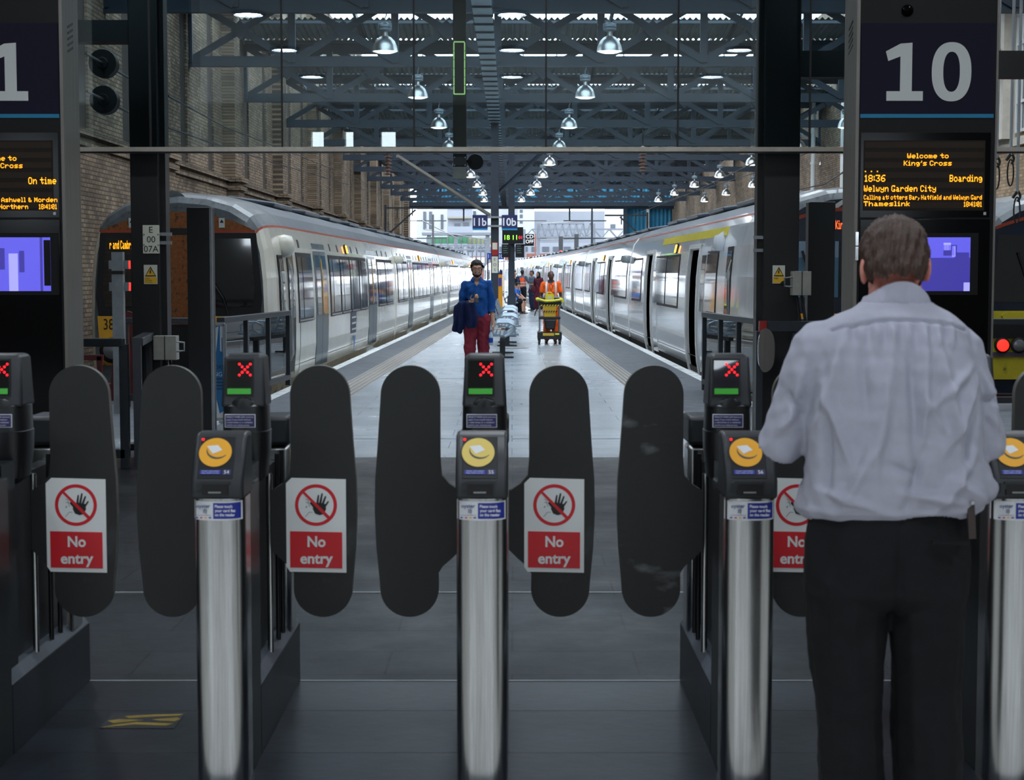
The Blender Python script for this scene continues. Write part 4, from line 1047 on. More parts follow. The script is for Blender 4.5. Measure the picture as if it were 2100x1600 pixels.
# buffer stop in front of the left train: red frame, grey lamp post with two red lamps
red_b = mat('buffer_red', (84, 20, 24), .5, var=.3, scale=5)
root = thing('buffer_stop', 'dark red buffer stop frame in front of the cream train', 'buffer stop', (-4.9, 22.0, -1.12))
mb = MB(); mb.bb((-6.4, 21.9, -.1), (-3.7, 22.2, .18), red_b)
for x in (-5.75, -4.1): mb.bb((x - .12, 21.8, -1.12), (x + .12, 22.3, .3), red_b)
for x in (-5.95, -5.45): mb.bb((x - .03, 21.85, .18), (x + .03, 21.92, .55), red_b)
mb.bb((-6.0, 21.85, .5), (-5.4, 21.92, .57), red_b); mb.build('frame', root, world=True)
for x in (-5.75, -4.1):
    mb = MB(); mb.lathe([(.2, 0), (.2, .06), (.08, .08), (.08, .3)], (x, 22.2, .05), under, 18, 'y'); mb.build('buffer_head', root, world=True)
mb = MB(); mb.prism([(.0, .0), (.55, .0), (.52, .85), (.40, 1.12), (.25, 1.16), (.12, 1.0)], (-5.22, 21.4, 0), (1, 0, 0), (0, 0, 1), -.08, red_b); tag(mb.build('red_cover'), 'dark red rounded cover behind the grey lamp post', 'cover')
root = thing('buffer_lamp_post', 'pale grey post carrying two small red lamps before the cream train', 'lamp post', (at(243, 600, 19.5).x, 19.5, -.0))
mb = MB(); z = at(243, 517, 19.5).z; mb.bb((-.065, -.05, 0), (.065, .05, z), galv); mb.bb((-.068, -.054, z - .26), (.068, .054, z - .22), rubber); mb.build('post', root)
for py in (543, 588):
    z = at(243, py, 19.5).z
    mb = MB(); mb.bb((.065, .0, z - .05), (.125, .07, z + .05), galv); mb.bb((-.11, .0, z - .05), (-.065, .07, z + .05), galv); mb.build('lamp_housing', root)
    mb = MB(); mb.bb((.122, .005, z - .045), (.132, .06, z + .045), lamp_r); mb.build('lamp', root)
# hanging driver's signal and loudspeaker at the middle
root = thing('hanging_signal', 'long black hanging signal box edged with green light strips', 'signal', (at(942, 130, 17).x, 17, 3.0))
mb = MB(); x0, x1 = at(929, 200, 17).x, at(956, 200, 17).x; z = lambda py: at(942, py, 17).z
mb.bb((x0, 17.0, z(366)), (x1, 17.14, 5.6), tot_b); mb.build('casing', root, world=True, bevel=.004)
leds = mat('edge_green', (150, 190, 110), emit=.9)
mb = MB(); a0, a1 = at(931, 200, 17).x, at(953, 200, 17).x; zt, zb = z(86), z(193)
n = 6
for k in range(n):
    q0 = zb + (zt - zb) * k / n; q1 = zb + (zt - zb) * (k + .93) / n
    for x in (a0, a1): mb.bb((x - .006, 16.992, q0), (x + .006, 17.0, q1), leds)
mb.bb((a0, 16.992, zt - .006), (a1, 17.0, zt + .006), leds); mb.bb((a0, 16.992, zb - .006), (a1, 17.0, zb + .006), leds); mb.build('light_strip', root, world=True)
mb = MB(); mb.bb((x0 - .0, 16.985, z(340)), (x1, 17.0, z(322)), black_paint)
for px, py in ((932, 323), (954, 323), (932, 339), (954, 339)):
    p = at(px, py, 16.985); mb.lathe([(.006, 0), (.004, .003), (0, .004)], (p.x, 16.985, p.z), frame_w, 8, 'y')
mb.build('clamp_plate', root, world=True)
mb = MB(); mb.bb((x0, 16.99, z(366)), (x1, 17.0, z(342)), boxm); mb.build('label_plate', root, world=True)
p = at(975, 332, 17.1); mb = MB(); mb.lathe([(0, 0), (.08, .0), (.085, -.05), (.04, -.12), (0, -.12)], p, tot_b, 24, 'y'); mb.bar((x1, 17.07, p.z), (p.x - .05, 17.1, p.z), .03, .03, tot_b); mb.build('speaker', root, world=True, smooth=50)
# round downlights in the concourse ceiling: their light falls on the gates
dl = mat('downlight_glow', (238, 246, 255), emit=85)
L0 = None
for i, (x, y) in enumerate(((-4, 12.6), (0, 12.6), (4, 12.6), (-4, 9), (0, 9), (4, 9), (-4, 5), (0, 5), (4, 5), (-4, 1), (0, 1), (4, 1), (0, -3), (-4, -3), (4, -3))):
    if L0 is None:
        L0 = thing('downlight', 'round white downlight in the concourse ceiling', 'light', (x, y, 5.6), 0, 'concourse downlights')
        mb = MB(); mb.lathe([(.26, 0), (.26, -.05), (.22, -.05), (.22, 0)], (0, 0, 0), galv, 24); mb.build('rim', L0)
        mb = MB(); mb.lathe([(.22, -.02), (.1, -.03), (0, -.03)], (0, 0, 0), dl, 24); mb.build('diffuser', L0)
    else: dup(L0, (x, y, 5.6))

# thin pale rods with looped black cables hanging near the right wall
rodm = mat('hanging_rod_pale', (176, 182, 184), .4)
for px, y0, y1, l in ((2044, 205, 325, 'pale thin rod with black cable end hanging right of the right totem, nearest the totem'), (2073, 190, 318, 'pale thin rod with looped black cable, middle one right of the right totem'), (2086, 215, 395, 'longest pale thin rod at the right edge of the view')):
    a = at(px, y0, 19); b = at(px, y1, 19); root = thing('hanging_rod', l, 'rod', b)
    mb = MB(); mb.cyl((0, 0, 0), (0, 0, 6.95 - b.z), .018, rodm, 8); mb.build('rod', root)
    mb = MB(); mb.tube([(.005 + .03 * math.sin(PI * q / 8), 0, .02 - .12 * q / 8) for q in range(9)], .014, rubber, 6); mb.tube([(-.05 + .05 * q / 5, 0, -.06 + .015 * q) for q in range(6)], .018, rubber, 6); mb.tube([(.035 * math.sin(2 * PI * q / 16), 0, -.20 + .15 * math.cos(2 * PI * q / 16)) for q in range(17)], .009, rubber, 6); mb.build('cable', root)
mb = MB(); mb.bb((4.4, 18.9, 6.95), (7.2, 19.1, 7.05), gcol); tag(mb.build('rod_rail'), 'dark rail near the roof holding the pale hanging rods at the right', 'rail')
# ================================================================ ticket gates
plas = mat('gate_plastic', (36, 40, 44), .42, var=.12, scale=5, bump=.05, bscale=400)
plas2 = mat('gate_plastic_dark', (21, 24, 27), .35, var=.12, scale=5)
plinth_m = mat('gate_plinth', (38, 44, 52), .38, .3, var=.25, scale=3)
ledge_m = mat('gate_ledge', (120, 130, 142), .36, .6, var=.2, scale=4)
pad_m = mat('paddle_rubber', (22, 24, 25), .5, var=.18, scale=7, bump=.06, bscale=300, dirt=((58, 61, 63), 5, .66))
pad_e = mat('paddle_rim_highlight', (100, 98, 90), .45, var=.35, scale=14)  # light caught on the rounded rim is put into this paler colour
scuff = mat('paddle_scuff', (22, 24, 26), .5, var=.3, scale=18, stretch=(1.5, 1, 3.5), dirt=((104, 106, 108), 2.6, .60))
disc_y = mat('reader_disc_yellow', (240, 172, 44), .4)
disc_p = mat('reader_disc_pale', (226, 200, 104), .4)
wcard = mat('card_white', (225, 228, 232), .4); swo = mat('swoosh_grey', (80, 78, 66), .5)
lab_b = mat('label_blue', (38, 52, 150), .4); lab_n = mat('label_navy', (44, 42, 96), .45); txt_w = mat('label_lettering', (228, 230, 236), .5); lab_w = mat('label_white', (222, 226, 230), .45)
ox = mat('card_logo_blue', (24, 40, 110), .5)
ne_w = mat('no_entry_white', (224, 228, 228), .35); ne_r = mat('no_entry_red', (206, 24, 38), .35); ne_k = mat('no_entry_black', (20, 20, 22), .5)
x_red = mat('cross_red', (255, 16, 26), emit=3.0); bar_g = mat('bar_green', (62, 170, 54), .4, emit=.06)
scr_k = mat('display_glass', (10, 11, 12), .04, spec=.9)
slot_k = mat('slot_black', (8, 8, 9), .5); led_r = mat('led_red', (255, 30, 30), emit=1.2)
FW = Vector((0, math.sin(math.radians(35)), math.cos(math.radians(35)))); FO = Vector((0, -.087, .992)); FN = Vector((1, 0, 0)).cross(FW)
def fp(x, t, o=0): return FO + Vector((x, 0, 0)) + FW * t + FN * o
def paddle_outline(s):
    P = [(.085, .67), (.085, .878), (.125, .905), (.152, .935), (.157, 1.0), (.157, 1.2)]
    for k in range(21):
        a = PI - PI * k / 20; P.append((.262 + .105 * math.cos(a), 1.222 + .103 * math.sin(a)))
    P += [(.378, 1.05), (.388, .92), (.39, .8), (.385, .68), (.374, .56)]
    for k in range(21):
        a = -PI * k / 20; P.append((.268 + .104 * math.cos(a), .530 - .102 * abs(math.sin(a))))
    P += [(.165, .585), (.15, .61), (.115, .64)]
    return [(s * x, z) for x, z in P]
def gate(label, X, num, yaw=0., disc=None, scuffed=False):
    root = thing('ticket_gate', label, 'ticket gate', (X, 5.33, 0), 0, 'row of ticket gates')
    # front post: rounded steel tube
    mb = MB(); R = []
    prof = [(.083 * math.copysign(abs(math.cos(t)) ** .75, math.cos(t)), -.012 - .075 * math.sin(t) ** .9) for t in [PI * k / 24 for k in range(25)]] + [(-.083, .06), (.083, .06)]
    for z in (0, .932): R.append([(x, y, z) for x, y in prof])
    mb.loft(R, steel); mb.build('steel_post', root, smooth=30)
    mb = MB(); mb.bb((-.083, .06, 0), (.083, .25, .96), plas2); mb.build('front_cabinet', root, bevel=.006)
    # label wrapped on the post
    mb = MB()
    def wrap(x0, x1, z0, z1, m, off):
        n = 14; V = []; Fc = []
        for i in range(n + 1):
            x = x0 + (x1 - x0) * i / n; q = min(1, abs(x / .083)) ** (1 / .75); y = -.012 - .075 * math.sin(math.acos(q)) ** .9 - off
            V += [(x, y, z0), (x, y, z1)]
        for i in range(n): Fc.append((2 * i, 2 * i + 2, 2 * i + 3, 2 * i + 1))
        mb.add(V, Fc, m)
    wrap(-.080, .076, .863, .924, lab_w, .002); wrap(-.012, .072, .868, .919, lab_b, .0028)
    for i, t_ in enumerate(('Please touch', 'your card flat', 'on the reader')): mb.text(t_, (-.006, -.0925, .909 - i * .0135), txt_w, .0088, align='L', fat=.025, width=(.056, .066, .064)[i])
    mb.text('oyster', (-.043, -.0905, .910), ox, .011, width=.044, fat=.025); 
    for k in range(3): mb.prism([(.004 + k * .004, -.006 - k * .001), (.006 + k * .004, -.006 - k * .001), (.008 + k * .004, 0), (.006 + k * .004, .006 + k * .001), (.004 + k * .004, .006 + k * .001), (.006 + k * .004, 0)], (-.048, -.0905, .893), (1, 0, 0), (0, 0, 1), .0005, ox)
    mb.text('contactless', (-.043, -.0905, .881), ox, .004, width=.05)
    for k, m_ in enumerate((lab_b, ne_r, disc_y, lab_b)): mb.box((-.064 + k * .014, -.088 if k in (0,) else -.0905, .872), (.008, .001, .004), m_)
    mb.build('card_label', root)
    # reader head
    mb = MB(); prof = [(-.087, .93), (-.089, .992), (.003, 1.121), (.03, 1.134), (.11, 1.134), (.115, .93)]
    n = len(prof); A = [(-.084, y, z) for y, z in prof]; B = [(.084, y, z) for y, z in prof]
    mb.add(A + B, [tuple(range(n)), tuple(range(2 * n - 1, n - 1, -1))] + [(i, (i + 1) % n, (i + 1) % n + n, i + n) for i in range(n)], plas)
    h = mb.build('reader_head', root, bevel=.012, seg=3)
    mb = MB(); q = [fp(x, t, .001) for x, t in ((-.062, .004), (.050, .004), (.050, .158), (-.062, .158))]; q2 = [p + FN * .003 for p in q]
    mb.loft([q, q2], plas2); mb.build('reader_panel', root, bevel=.002)
    mb = MB(); cx, ct = -.012, .098
    N_ = 40
    def ell(r, o, m):
        V = [fp(cx + r * math.cos(2 * PI * k / N_), ct + r * math.sin(2 * PI * k / N_), o) for k in range(N_)]; W_ = [p - FN * .003 for p in V]
        mb.loft([W_, V], m)
    ell(.056, .005, slot_k); ell(.0525, .0065, disc or disc_y)
    mb.add([fp(cx + x, ct + y, .0072) for x, y in ((-.028, .022), (.006, .026), (.022, .008), (-.008, -.006))], [(0, 1, 2, 3)], wcard)
    a = []; b = []
    for k in range(15):
        t = math.radians(165 + 165 * k / 14); r0 = .031; wd = .007 * math.sin(PI * (k + .6) / 15.5)
        a.append(fp(cx + r0 * math.cos(t) * 1.12 + .006, ct + .006 + r0 * math.sin(t), .007)); b.append(fp(cx + (r0 - wd) * math.cos(t) * 1.12 + .006, ct + .006 + (r0 - wd) * math.sin(t), .007))
    mb.add(a + b, [(i, i + 1, i + 16, i + 15) for i in range(14)], swo); mb.build('reader_disc', root)
    mb = MB(); mb.add([fp(x, t, .006) for x, t in ((-.055, .018), (.012, .018), (.012, .034), (-.055, .034))], [(0, 1, 2, 3)], lab_b)
    for k in range(2): mb.text('Oyster users please keep card on reader'[:20] if k == 0 else 'large tickets use slot', fp(-.0215, .030 - k * .007, .0062), txt_w, .0036, w=FW, off=.0004, width=.055)
    mb.add([fp(x, t, .0055) for x, t in ((.016, .016), (.044, .016), (.044, .036), (.016, .036))], [(0, 1, 2, 3)], lab_n)
    mb.text(num, fp(.03, .026, .006), txt_w, .012, w=FW, off=.0006); mb.build('number_label', root)
    mb = MB(); mb.bb((-.046, -.094, .945), (.036, -.086, .985), slot_k); mb.bb((-.052, -.098, .980), (.042, -.086, .988), plas); mb.bb((-.026, -.096, .951), (.014, -.088, .956), galv)
    mb.prism([(-.064, 0), (-.046, .012), (-.046, .03), (-.064, .03)], (0, -.0895, .953), (1, 0, 0), (0, 0, 1), .004, plas); mb.build('ticket_slot', root)
    mb = MB(); p = fp(-.056, .146, .004); mb.box(p, (.008, .004, .008), led_r); mb.build('indicator', root)
    # display head on its pedestal
    def sr(z, rx, ry, cy=.53, e=3.2): return [tuple(v) for v in ring((0, cy, z), rx, ry, 32, e)]
    mb = MB(); mb.loft([sr(.905, .035, .05), sr(.93, .070, .082), sr(1.03, .081, .098), sr(1.095, .083, .1), sr(1.097, .080, .097), sr(1.185, .078, .092), sr(1.19, .074, .088)], plas2); mb.build('pedestal', root, smooth=35)
    mb = MB()
    def hs(z, rx, y0, y1): return [(-rx, y0, z), (rx, y0, z), (rx, y1, z), (-rx, y1, z)]
    mb.loft([hs(1.18, .078, .445, .61), hs(1.24, .0745, .455, .605), hs(1.352, .069, .468, .60), hs(1.366, .060, .478, .592)], plas); mb.build('display_head', root, bevel=.012, seg=3)
    mb = MB(); mb.loft([[tuple(v) for v in ring((0, .47, z), rx, .035, 20, 2)] for z, rx in ((1.18, .055), (1.20, .05), (1.212, .03), (1.216, .008))], plas2); mb.build('lamp_cowl', root, smooth=40)
    # screen in the tilted front face
    so = Vector((0, .4535, 1.235)); sw = Vector((0, .115, 1)).normalized(); sn = Vector((1, 0, 0)).cross(sw)
    sp = lambda x, t, o: tuple(so + Vector((x, 0, 0)) + sw * t + sn * o)
    mb = MB(); mb.loft([[sp(x, t, -.004) for x, t in ((-.064, -.018), (.037, -.018), (.035, .116), (-.060, .116))], [sp(x, t, .003) for x, t in ((-.064, -.018), (.037, -.018), (.035, .116), (-.060, .116))]], slot_k)
    mb.loft([[sp(x, t, .003) for x, t in ((-.059, -.012), (.032, -.012), (.031, .110), (-.056, .110))], [sp(x, t, .0045) for x, t in ((-.059, -.012), (.032, -.012), (.031, .110), (-.056, .110))]], scr_k); mb.build('display_screen', root)
    mb = MB()
    for k in range(-2, 3):
        for sx in (1, -1):
            if k == 0 and sx < 0: continue
            x, t = .006 + k * .0095, .078 + sx * k * .0095; o = .0055
            V = [sp(x + .0042 * math.cos(2 * PI * j / 10), t + .0042 * math.sin(2 * PI * j / 10), o) for j in range(10)]; mb.add(V, [tuple(range(10))], x_red)
    mb.build('red_cross', root)
    mb = MB(); mb.add([sp(x, t, .0052) for x, t in ((-.055, -.008), (.028, -.008), (.028, .012), (-.055, .012))], [(0, 1, 2, 3)], bar_g); mb.build('green_bar', root)
    mb = MB(); y = .53 - .0955
    mb.bb((-.062, y - .002, 1.112), (.044, y + .01, 1.158), lab_w); mb.bb((-.060, y - .003, 1.114), (.042, y - .001, 1.156), lab_n)
    for k, t_ in enumerate(('PENALTY FARES (£20 minimum)', 'apply if you travel without', 'a valid ticket or a validated', 'card for your whole journey')): mb.text(t_, (-.056, y - .0032, 1.149 - k * .0095), txt_w, .0048, align='L', off=.0005, width=(.094, .085, .09, .08)[k])
    mb.build('warning_label', root)
    # frame of the gate: plinth, ledge, rods, back post
    mb = MB(); mb.bb((-.083, .25, 0), (.083, 1.29, .245), plinth_m); mb.build('plinth', root, bevel=.006)
    mb = MB(); mb.loft([hs(.245, .083, .25, 1.27), hs(.285, .060, .25, 1.26)], ledge_m); mb.build('ledge', root)
    mb = MB()
    for s in (-1, 1):
        mb.cyl((s * .066, .60, .28), (s * .066, .60, .93), .011, steel, 12); mb.cyl((s * .066, .80, .28), (s * .066, .80, .98), .009, plas2, 10); mb.cyl((s * .066, .92, .28), (s * .066, .92, .98), .009, plas2, 10)
    mb.build('rod', root, smooth=40)
    mb = MB(); mb.bb((-.03, .25, .28), (.03, 1.02, .93), plas2); mb.bb((-.06, .25, .28), (.06, .4, 1.0), plas2); mb.build('inner_panel', root)
    mb = MB(); mb.bb((-.083, 1.03, .245), (.083, 1.20, .99), steel); mb.build('back_post', root, bevel=.02)
    mb = MB(); mb.bb((-.085, 1.0, .99), (.085, 1.24, 1.10), plas); mb.build('back_reader', root, bevel=.015, seg=3)
    for s in (-1, 1):
        mb = MB(); mb.prism(paddle_outline(s), (0, .535, 0), (1, 0, 0), (0, 0, 1), .034, scuff if (s < 0 and scuffed) else pad_m, pad_e)
        p = mb.build('paddle', root, bevel=.013, seg=3, bmat=1)
        if s > 0:
            mb = MB(); y = .499
            mb.prism([(.140, .61), (.152, .592), (.352, .588), (.352, .922), (.160, .927), (.140, .908)], (0, y, 0), (1, 0, 0), (0, 0, 1), .002, ne_w)
            y -= .0025
            mb.prism([(.153, .607), (.338, .603), (.338, .733), (.153, .737)], (0, y, 0), (1, 0, 0), (0, 0, 1), .0008, ne_r)
            mb.text('No', (.247, y - .001, .700), ne_w, .036, off=.0005, fat=.028, width=.064); mb.text('entry', (.247, y - .001, .640), ne_w, .036, off=.0005, fat=.028, width=.116)
            c = (.246, .830); O = [(c[0] + .0745 * math.cos(2 * PI * k / 48), c[1] + .0745 * math.sin(2 * PI * k / 48)) for k in range(48)]; I = [(c[0] + .0625 * math.cos(2 * PI * k / 48), c[1] + .0625 * math.sin(2 * PI * k / 48)) for k in range(48)]
            mb.add([(a_, y, b_) for a_, b_ in O] + [(a_, y, b_) for a_, b_ in I], [(k, (k + 1) % 48, (k + 1) % 48 + 48, k + 48) for k in range(48)], ne_r)
            # raised hand, crossed out, with a small outlined face behind it
            def P(poly, m, o): mb.add([(c[0] + a_, y - o, c[1] + b_) for a_, b_ in poly], [tuple(range(len(poly)))], m)
            P([(-.012, -.012), (-.004, -.030), (.012, -.036), (.028, -.032), (.036, -.014), (.034, .004), (.002, .010), (-.006, .0)], ne_k, .0004)
            P([(-.010, -.008), (-.022, .006), (-.019, .012), (-.010, .007), (-.002, -.002)], ne_k, .0004)
            for x0, z0, x1, z1, wd in ((.005, .006, .009, .034, .0040), (.015, .006, .022, .040, .0042), (.024, .004, .034, .030, .0040), (.030, -.006, .043, .012, .0036)):
                d = Vector((x1 - x0, z1 - z0)).normalized(); nn = Vector((-d.y, d.x)) * wd
                P([(x0 - nn.x, z0 - nn.y), (x0 + nn.x, z0 + nn.y), (x1 + nn.x * .7, z1 + nn.y * .7), (x1 + d.x * .004, z1 + d.y * .004), (x1 - nn.x * .7, z1 - nn.y * .7)][::-1], ne_k, .0006)
            for x0, z0, x1, z1 in ((-.036, .022, -.028, .018), (-.036, .010, -.024, .008), (-.028, .018, -.026, .006), (-.026, .006, -.022, -.006), (-.036, -.010, -.030, -.004), (-.036, -.010, -.034, -.002), (-.012, -.026, -.024, -.025), (-.024, -.025, -.038, -.042)):
                d = Vector((x1 - x0, z1 - z0)).normalized(); nn = Vector((-d.y, d.x)) * .0007; P([(x0 - nn.x, z0 - nn.y), (x0 + nn.x, z0 + nn.y), (x1 + nn.x, z1 + nn.y), (x1 - nn.x, z1 - nn.y)], ne_k, .0004)
            k = .0475; P([(-k - .0042, k - .0042 + .0042), (-k + .0042, k + .0042), (k + .0042, -k + .0042), (k - .0042, -k - .0042)], ne_r, .0009)
            sgn_o = mb.build('no_entry_sign', p)
    return root
gate('ticket gate at the left edge, red cross on its display, reader post out of view', -1.79, '53')
gate('ticket gate with yellow reader numbered 54', -.94, '54')
gate('middle ticket gate with pale yellow reader numbered 55', -.0965, '55', disc=disc_p)
gate('ticket gate with scuffed black paddle left of the man in the grey shirt', .7625, '56', scuffed=True)
gate('ticket gate at the right edge beside the man in the grey shirt', 1.617, '57')
# ================================================================ things on the platform
pole_m = mat('post_dark_blue', (36, 46, 58), .45, var=.15, scale=3)
navy_s = mat('sign_navy', (38, 40, 92), .4); cyan_s = mat('sign_cyan', (30, 150, 200), .4); sig_w = mat('sign_lettering', (232, 236, 240), .5)
sig_b = mat('sign_blue', (30, 62, 160), .4)
D1 = 55.0; x1 = at(1015, 650, D1).x
p1 = thing('sign_post', 'dark steel post on the platform carrying the 11b and 10b signs', 'post', (x1, D1, 0))
mb = MB(); mb.bb((-.13, -.13, 0), (.13, .13, 6.58), pole_m); mb.bb((-.17, -.17, 0), (.17, .17, .3), pole_m); mb.build('shaft', p1)
mb = MB()
for py in (446, 464): z = at(1015, py, D1).z; mb.bb((-.7, -.285, z - .03), (.7, -.10, z + .03), galv)
mb.build('bracket', p1)
for t_, xa, xb in (('11b', 969, 1000), ('10b', 1029, 1061)):
    a = at(xa, 472, D1 - .3); b = at(xb, 441, D1 - .3)
    mb = MB(); mb.bb((a.x, D1 - .34, a.z), (b.x, D1 - .28, b.z), navy_s); mb.bb((a.x, D1 - .345, a.z), (b.x, D1 - .34, a.z + .05), cyan_s)
    mb.text(t_, ((a.x + b.x) / 2, D1 - .345, (a.z + b.z) / 2 + .02), sig_w, .24, width=(b.x - a.x) * .84, fat=.02)
    tag(mb.build('platform_sign'), 'navy hanging platform sign reading %s' % t_, 'sign')
mb = MB(); z = at(1015, 543, D1).z; mb.bb((x1 - .10, D1 - .145, z - .27), (x1 + .10, D1 - .131, z + .27), sign_w)
for k, t_ in enumerate('EOS'): mb.text(t_, (x1, D1 - .146, z + .17 - k * .17), black_txt, .09)
mb.bb((x1 - .10, D1 - .145, z + .31), (x1 + .10, D1 - .131, z + .75), red_refl); mb.bb((x1 - .08, D1 - .15, z + .5), (x1 + .08, D1 - .144, z + .72), sign_w)
tag(mb.build('post_notice'), 'white letter plate and reddish notice fixed to the 11b sign post', 'notice')
D2 = 62.0; x2 = at(1049, 640, D2).x
p2 = thing('clock_post', 'dark steel post on the platform behind the benches holding the clock', 'post', (x2, D2, 0))
mb = MB(); mb.bb((-.12, -.12, 0), (.12, .12, 6.7), pole_m); mb.bb((-.16, -.16, 0), (.16, .16, .8), pole_m); mb.build('shaft', p2)
clk = mat('clock_black', (14, 16, 18), .3); led_gn = mat('clock_green', (140, 255, 60), emit=1.8); led_rd = mat('clock_red', (255, 40, 60), emit=1.8)
a = at(1030, 500, D2 - .3); b = at(1073, 466, D2 - .3)
root = thing('platform_clock', 'black digital platform clock with green and red figures', 'clock', ((a.x + b.x) / 2, D2 - .3, a.z))
mb = MB(); mb.bb((a.x, D2 - .36, a.z), (b.x, D2 - .16, b.z), clk); mb.build('casing', root, world=True)
mb = MB(); zc = at(1050, 487, D2 - .36).z
for t_, px, m_, h in (('18', 1040, led_gn, .17), ('11', 1056, led_gn, .17), ('01', 1067, led_rd, .11)): mb.text(t_, (at(px, 487, D2 - .36).x, D2 - .362, zc), m_, h)
mb.build('figures', root, world=True)
for xa, xb, l in ((1029, 1047, 'left dark train monitor hanging below the platform clock'), (1057, 1075, 'right dark train monitor hanging below the platform clock')):
    a = at(xa, 528, D2 - .2); b = at(xb, 501, D2 - .2); mb = MB(); mb.bb((a.x, D2 - .30, a.z), (b.x, D2 - .17, b.z), clk)
    mt = mat('monitor_text', (70, 90, 90), .5, emit=.15)
    for k in range(4): mb.bb((a.x + .05, D2 - .304, b.z - .09 - k * .08), (a.x + .2 + .03 * (k % 2), D2 - .30, b.z - .06 - k * .08), mt)
    tag(mb.build('train_monitor'), l, 'monitor')
a = at(1077, 501, D2 - .3); b = at(1095, 480, D2 - .3); mb = MB(); mb.bb((a.x, D2 - .34, a.z), (b.x, D2 - .2, b.z), clk)
cdw = mat('indicator_white', (235, 240, 245), emit=.9)
mb.text('CD', ((a.x + b.x) / 2, D2 - .342, a.z + .28), cdw, .13); mb.text('OFF', ((a.x + b.x) / 2, D2 - .342, a.z + .1), cdw, .13, width=.28)
mb.bb((at(1070, 490, D2).x, D2 - .3, a.z - .06), (b.x, D2 - .22, a.z), clk); tag(mb.build('indicator_sign'), 'small black CD OFF indicator box beside the platform clock', 'sign')
for xa, xb, t_, l in ((999, 1010, '11', 'small far blue sign reading 11, left of the sign post'), (1021, 1034, '10', 'small far blue sign reading 10, half hidden right of the sign post')):
    a = at(xa, 532, 80); b = at(xb, 519, 80); mb = MB(); mb.bb((a.x, 79.95, a.z), (b.x, 80, b.z), sig_b); mb.text(t_, ((a.x + b.x) / 2, 79.94, (a.z + b.z) / 2), sig_w, .17)
    mb.bb((b.x - .03 if t_ == '10' else a.x, 80, 0), (b.x if t_ == '10' else a.x + .06, 80.06, b.z), pole_m); tag(mb.build('platform_sign'), l, 'sign')
# yellow help point
mb = MB(); a = at(1022, 650, 50); b = at(1031, 563, 50); yh = mat('help_yellow', (222, 150, 30), .45)
mb.bb((a.x, 50, 0), (b.x, 50.35, b.z), yh); mb.bb((a.x + .01, 49.99, b.z - .35), (b.x - .04, 50, b.z - .1), lab_b); mb.prism([(0, 0), (.13, 0), (.13, .1), (.06, .16)], (a.x, 50, b.z), (1, 0, 0), (0, 0, 1), -.35, navy_s)
tag(mb.build('help_point'), 'tall yellow help point panel beside the sign post', 'help point')
# steel benches
seat_m = mat('bench_steel', (158, 172, 184), .32, .75, var=.15, scale=6)
bench_b = mat('bench_black', (40, 43, 46), .4, .3)
B = None
def make_bench():
    root = thing('bench', 'x', 'bench', (0, 0, 0), 0, 'steel platform benches')
    mb = MB(); mb.bar((0, 0, .36), (0, 2.5, .36), .09, .07, bench_b)
    mb.build('beam', root)
    for y in (.25, 2.2):
        mb = MB(); mb.bb((-.05, y - .05, .02), (.05, y + .05, .36), bench_b); mb.bb((-.22, y - .06, 0), (.22, y + .06, .03), bench_b); mb.build('leg', root)
    for k in range(3):
        y0 = .1 + k * .8
        mb = MB()
        for i in range(7): x = -.16 + i * .075; mb.bar((x, y0, .44 + .012 * abs(i - 3)), (x, y0 + .62, .44 + .012 * abs(i - 3)), .05, .012, seat_m)
        for y in (y0, y0 + .31, y0 + .62): mb.bar((-.2, y, .435), (.32, y, .455), .025, .03, seat_m)
        mb.build('seat', root)
        mb = MB()
        for i in range(5): z = .50 + i * .085; x = -.21 - i * .028; mb.bar((x, y0, z), (x, y0 + .62, z), .012, .06, seat_m)
        for y in (y0, y0 + .62): mb.bar((-.17, y, .43), (-.33, y, .90), .025, .03, seat_m)
        mb.build('backrest', root)
    for y in (.06, .77, 1.57, 2.37):
        mb = MB(); mb.tube([(-.2, y, .46), (-.19, y, .62), (-.08, y, .69), (.12, y, .69), (.25, y, .63), (.24, y, .52), (.05, y, .42)], .022, seat_m, 8); mb.build('armrest', root, smooth=50)
    return root
B = make_bench(); B.location = (at(1030, 735, 32).x, 32.0, 0); B['label'] = 'steel platform bench nearest to the gates'
for d, px, l in ((37.2, 1040, 'second steel platform bench, behind the nearest one'), (43, 1041, 'third steel platform bench from the gates'), (46.6, 1043, 'fourth steel platform bench from the gates'), (66.5, 1046, 'steel platform bench under the seated boy in blue')):
    dup(B, (at(px, 650, d).x, d, 0), None, l)
# floor grille behind the first bench
mb = MB(); c = at(1054, 708, 36.6); mb.lathe([(0, .0), (.3, .0), (.32, .006), (0, .008)], (c.x, c.y, 0), concrete, 20); tag(mb.build('manhole_cover'), 'round worn patch cover in the platform floor by the bench', 'cover')
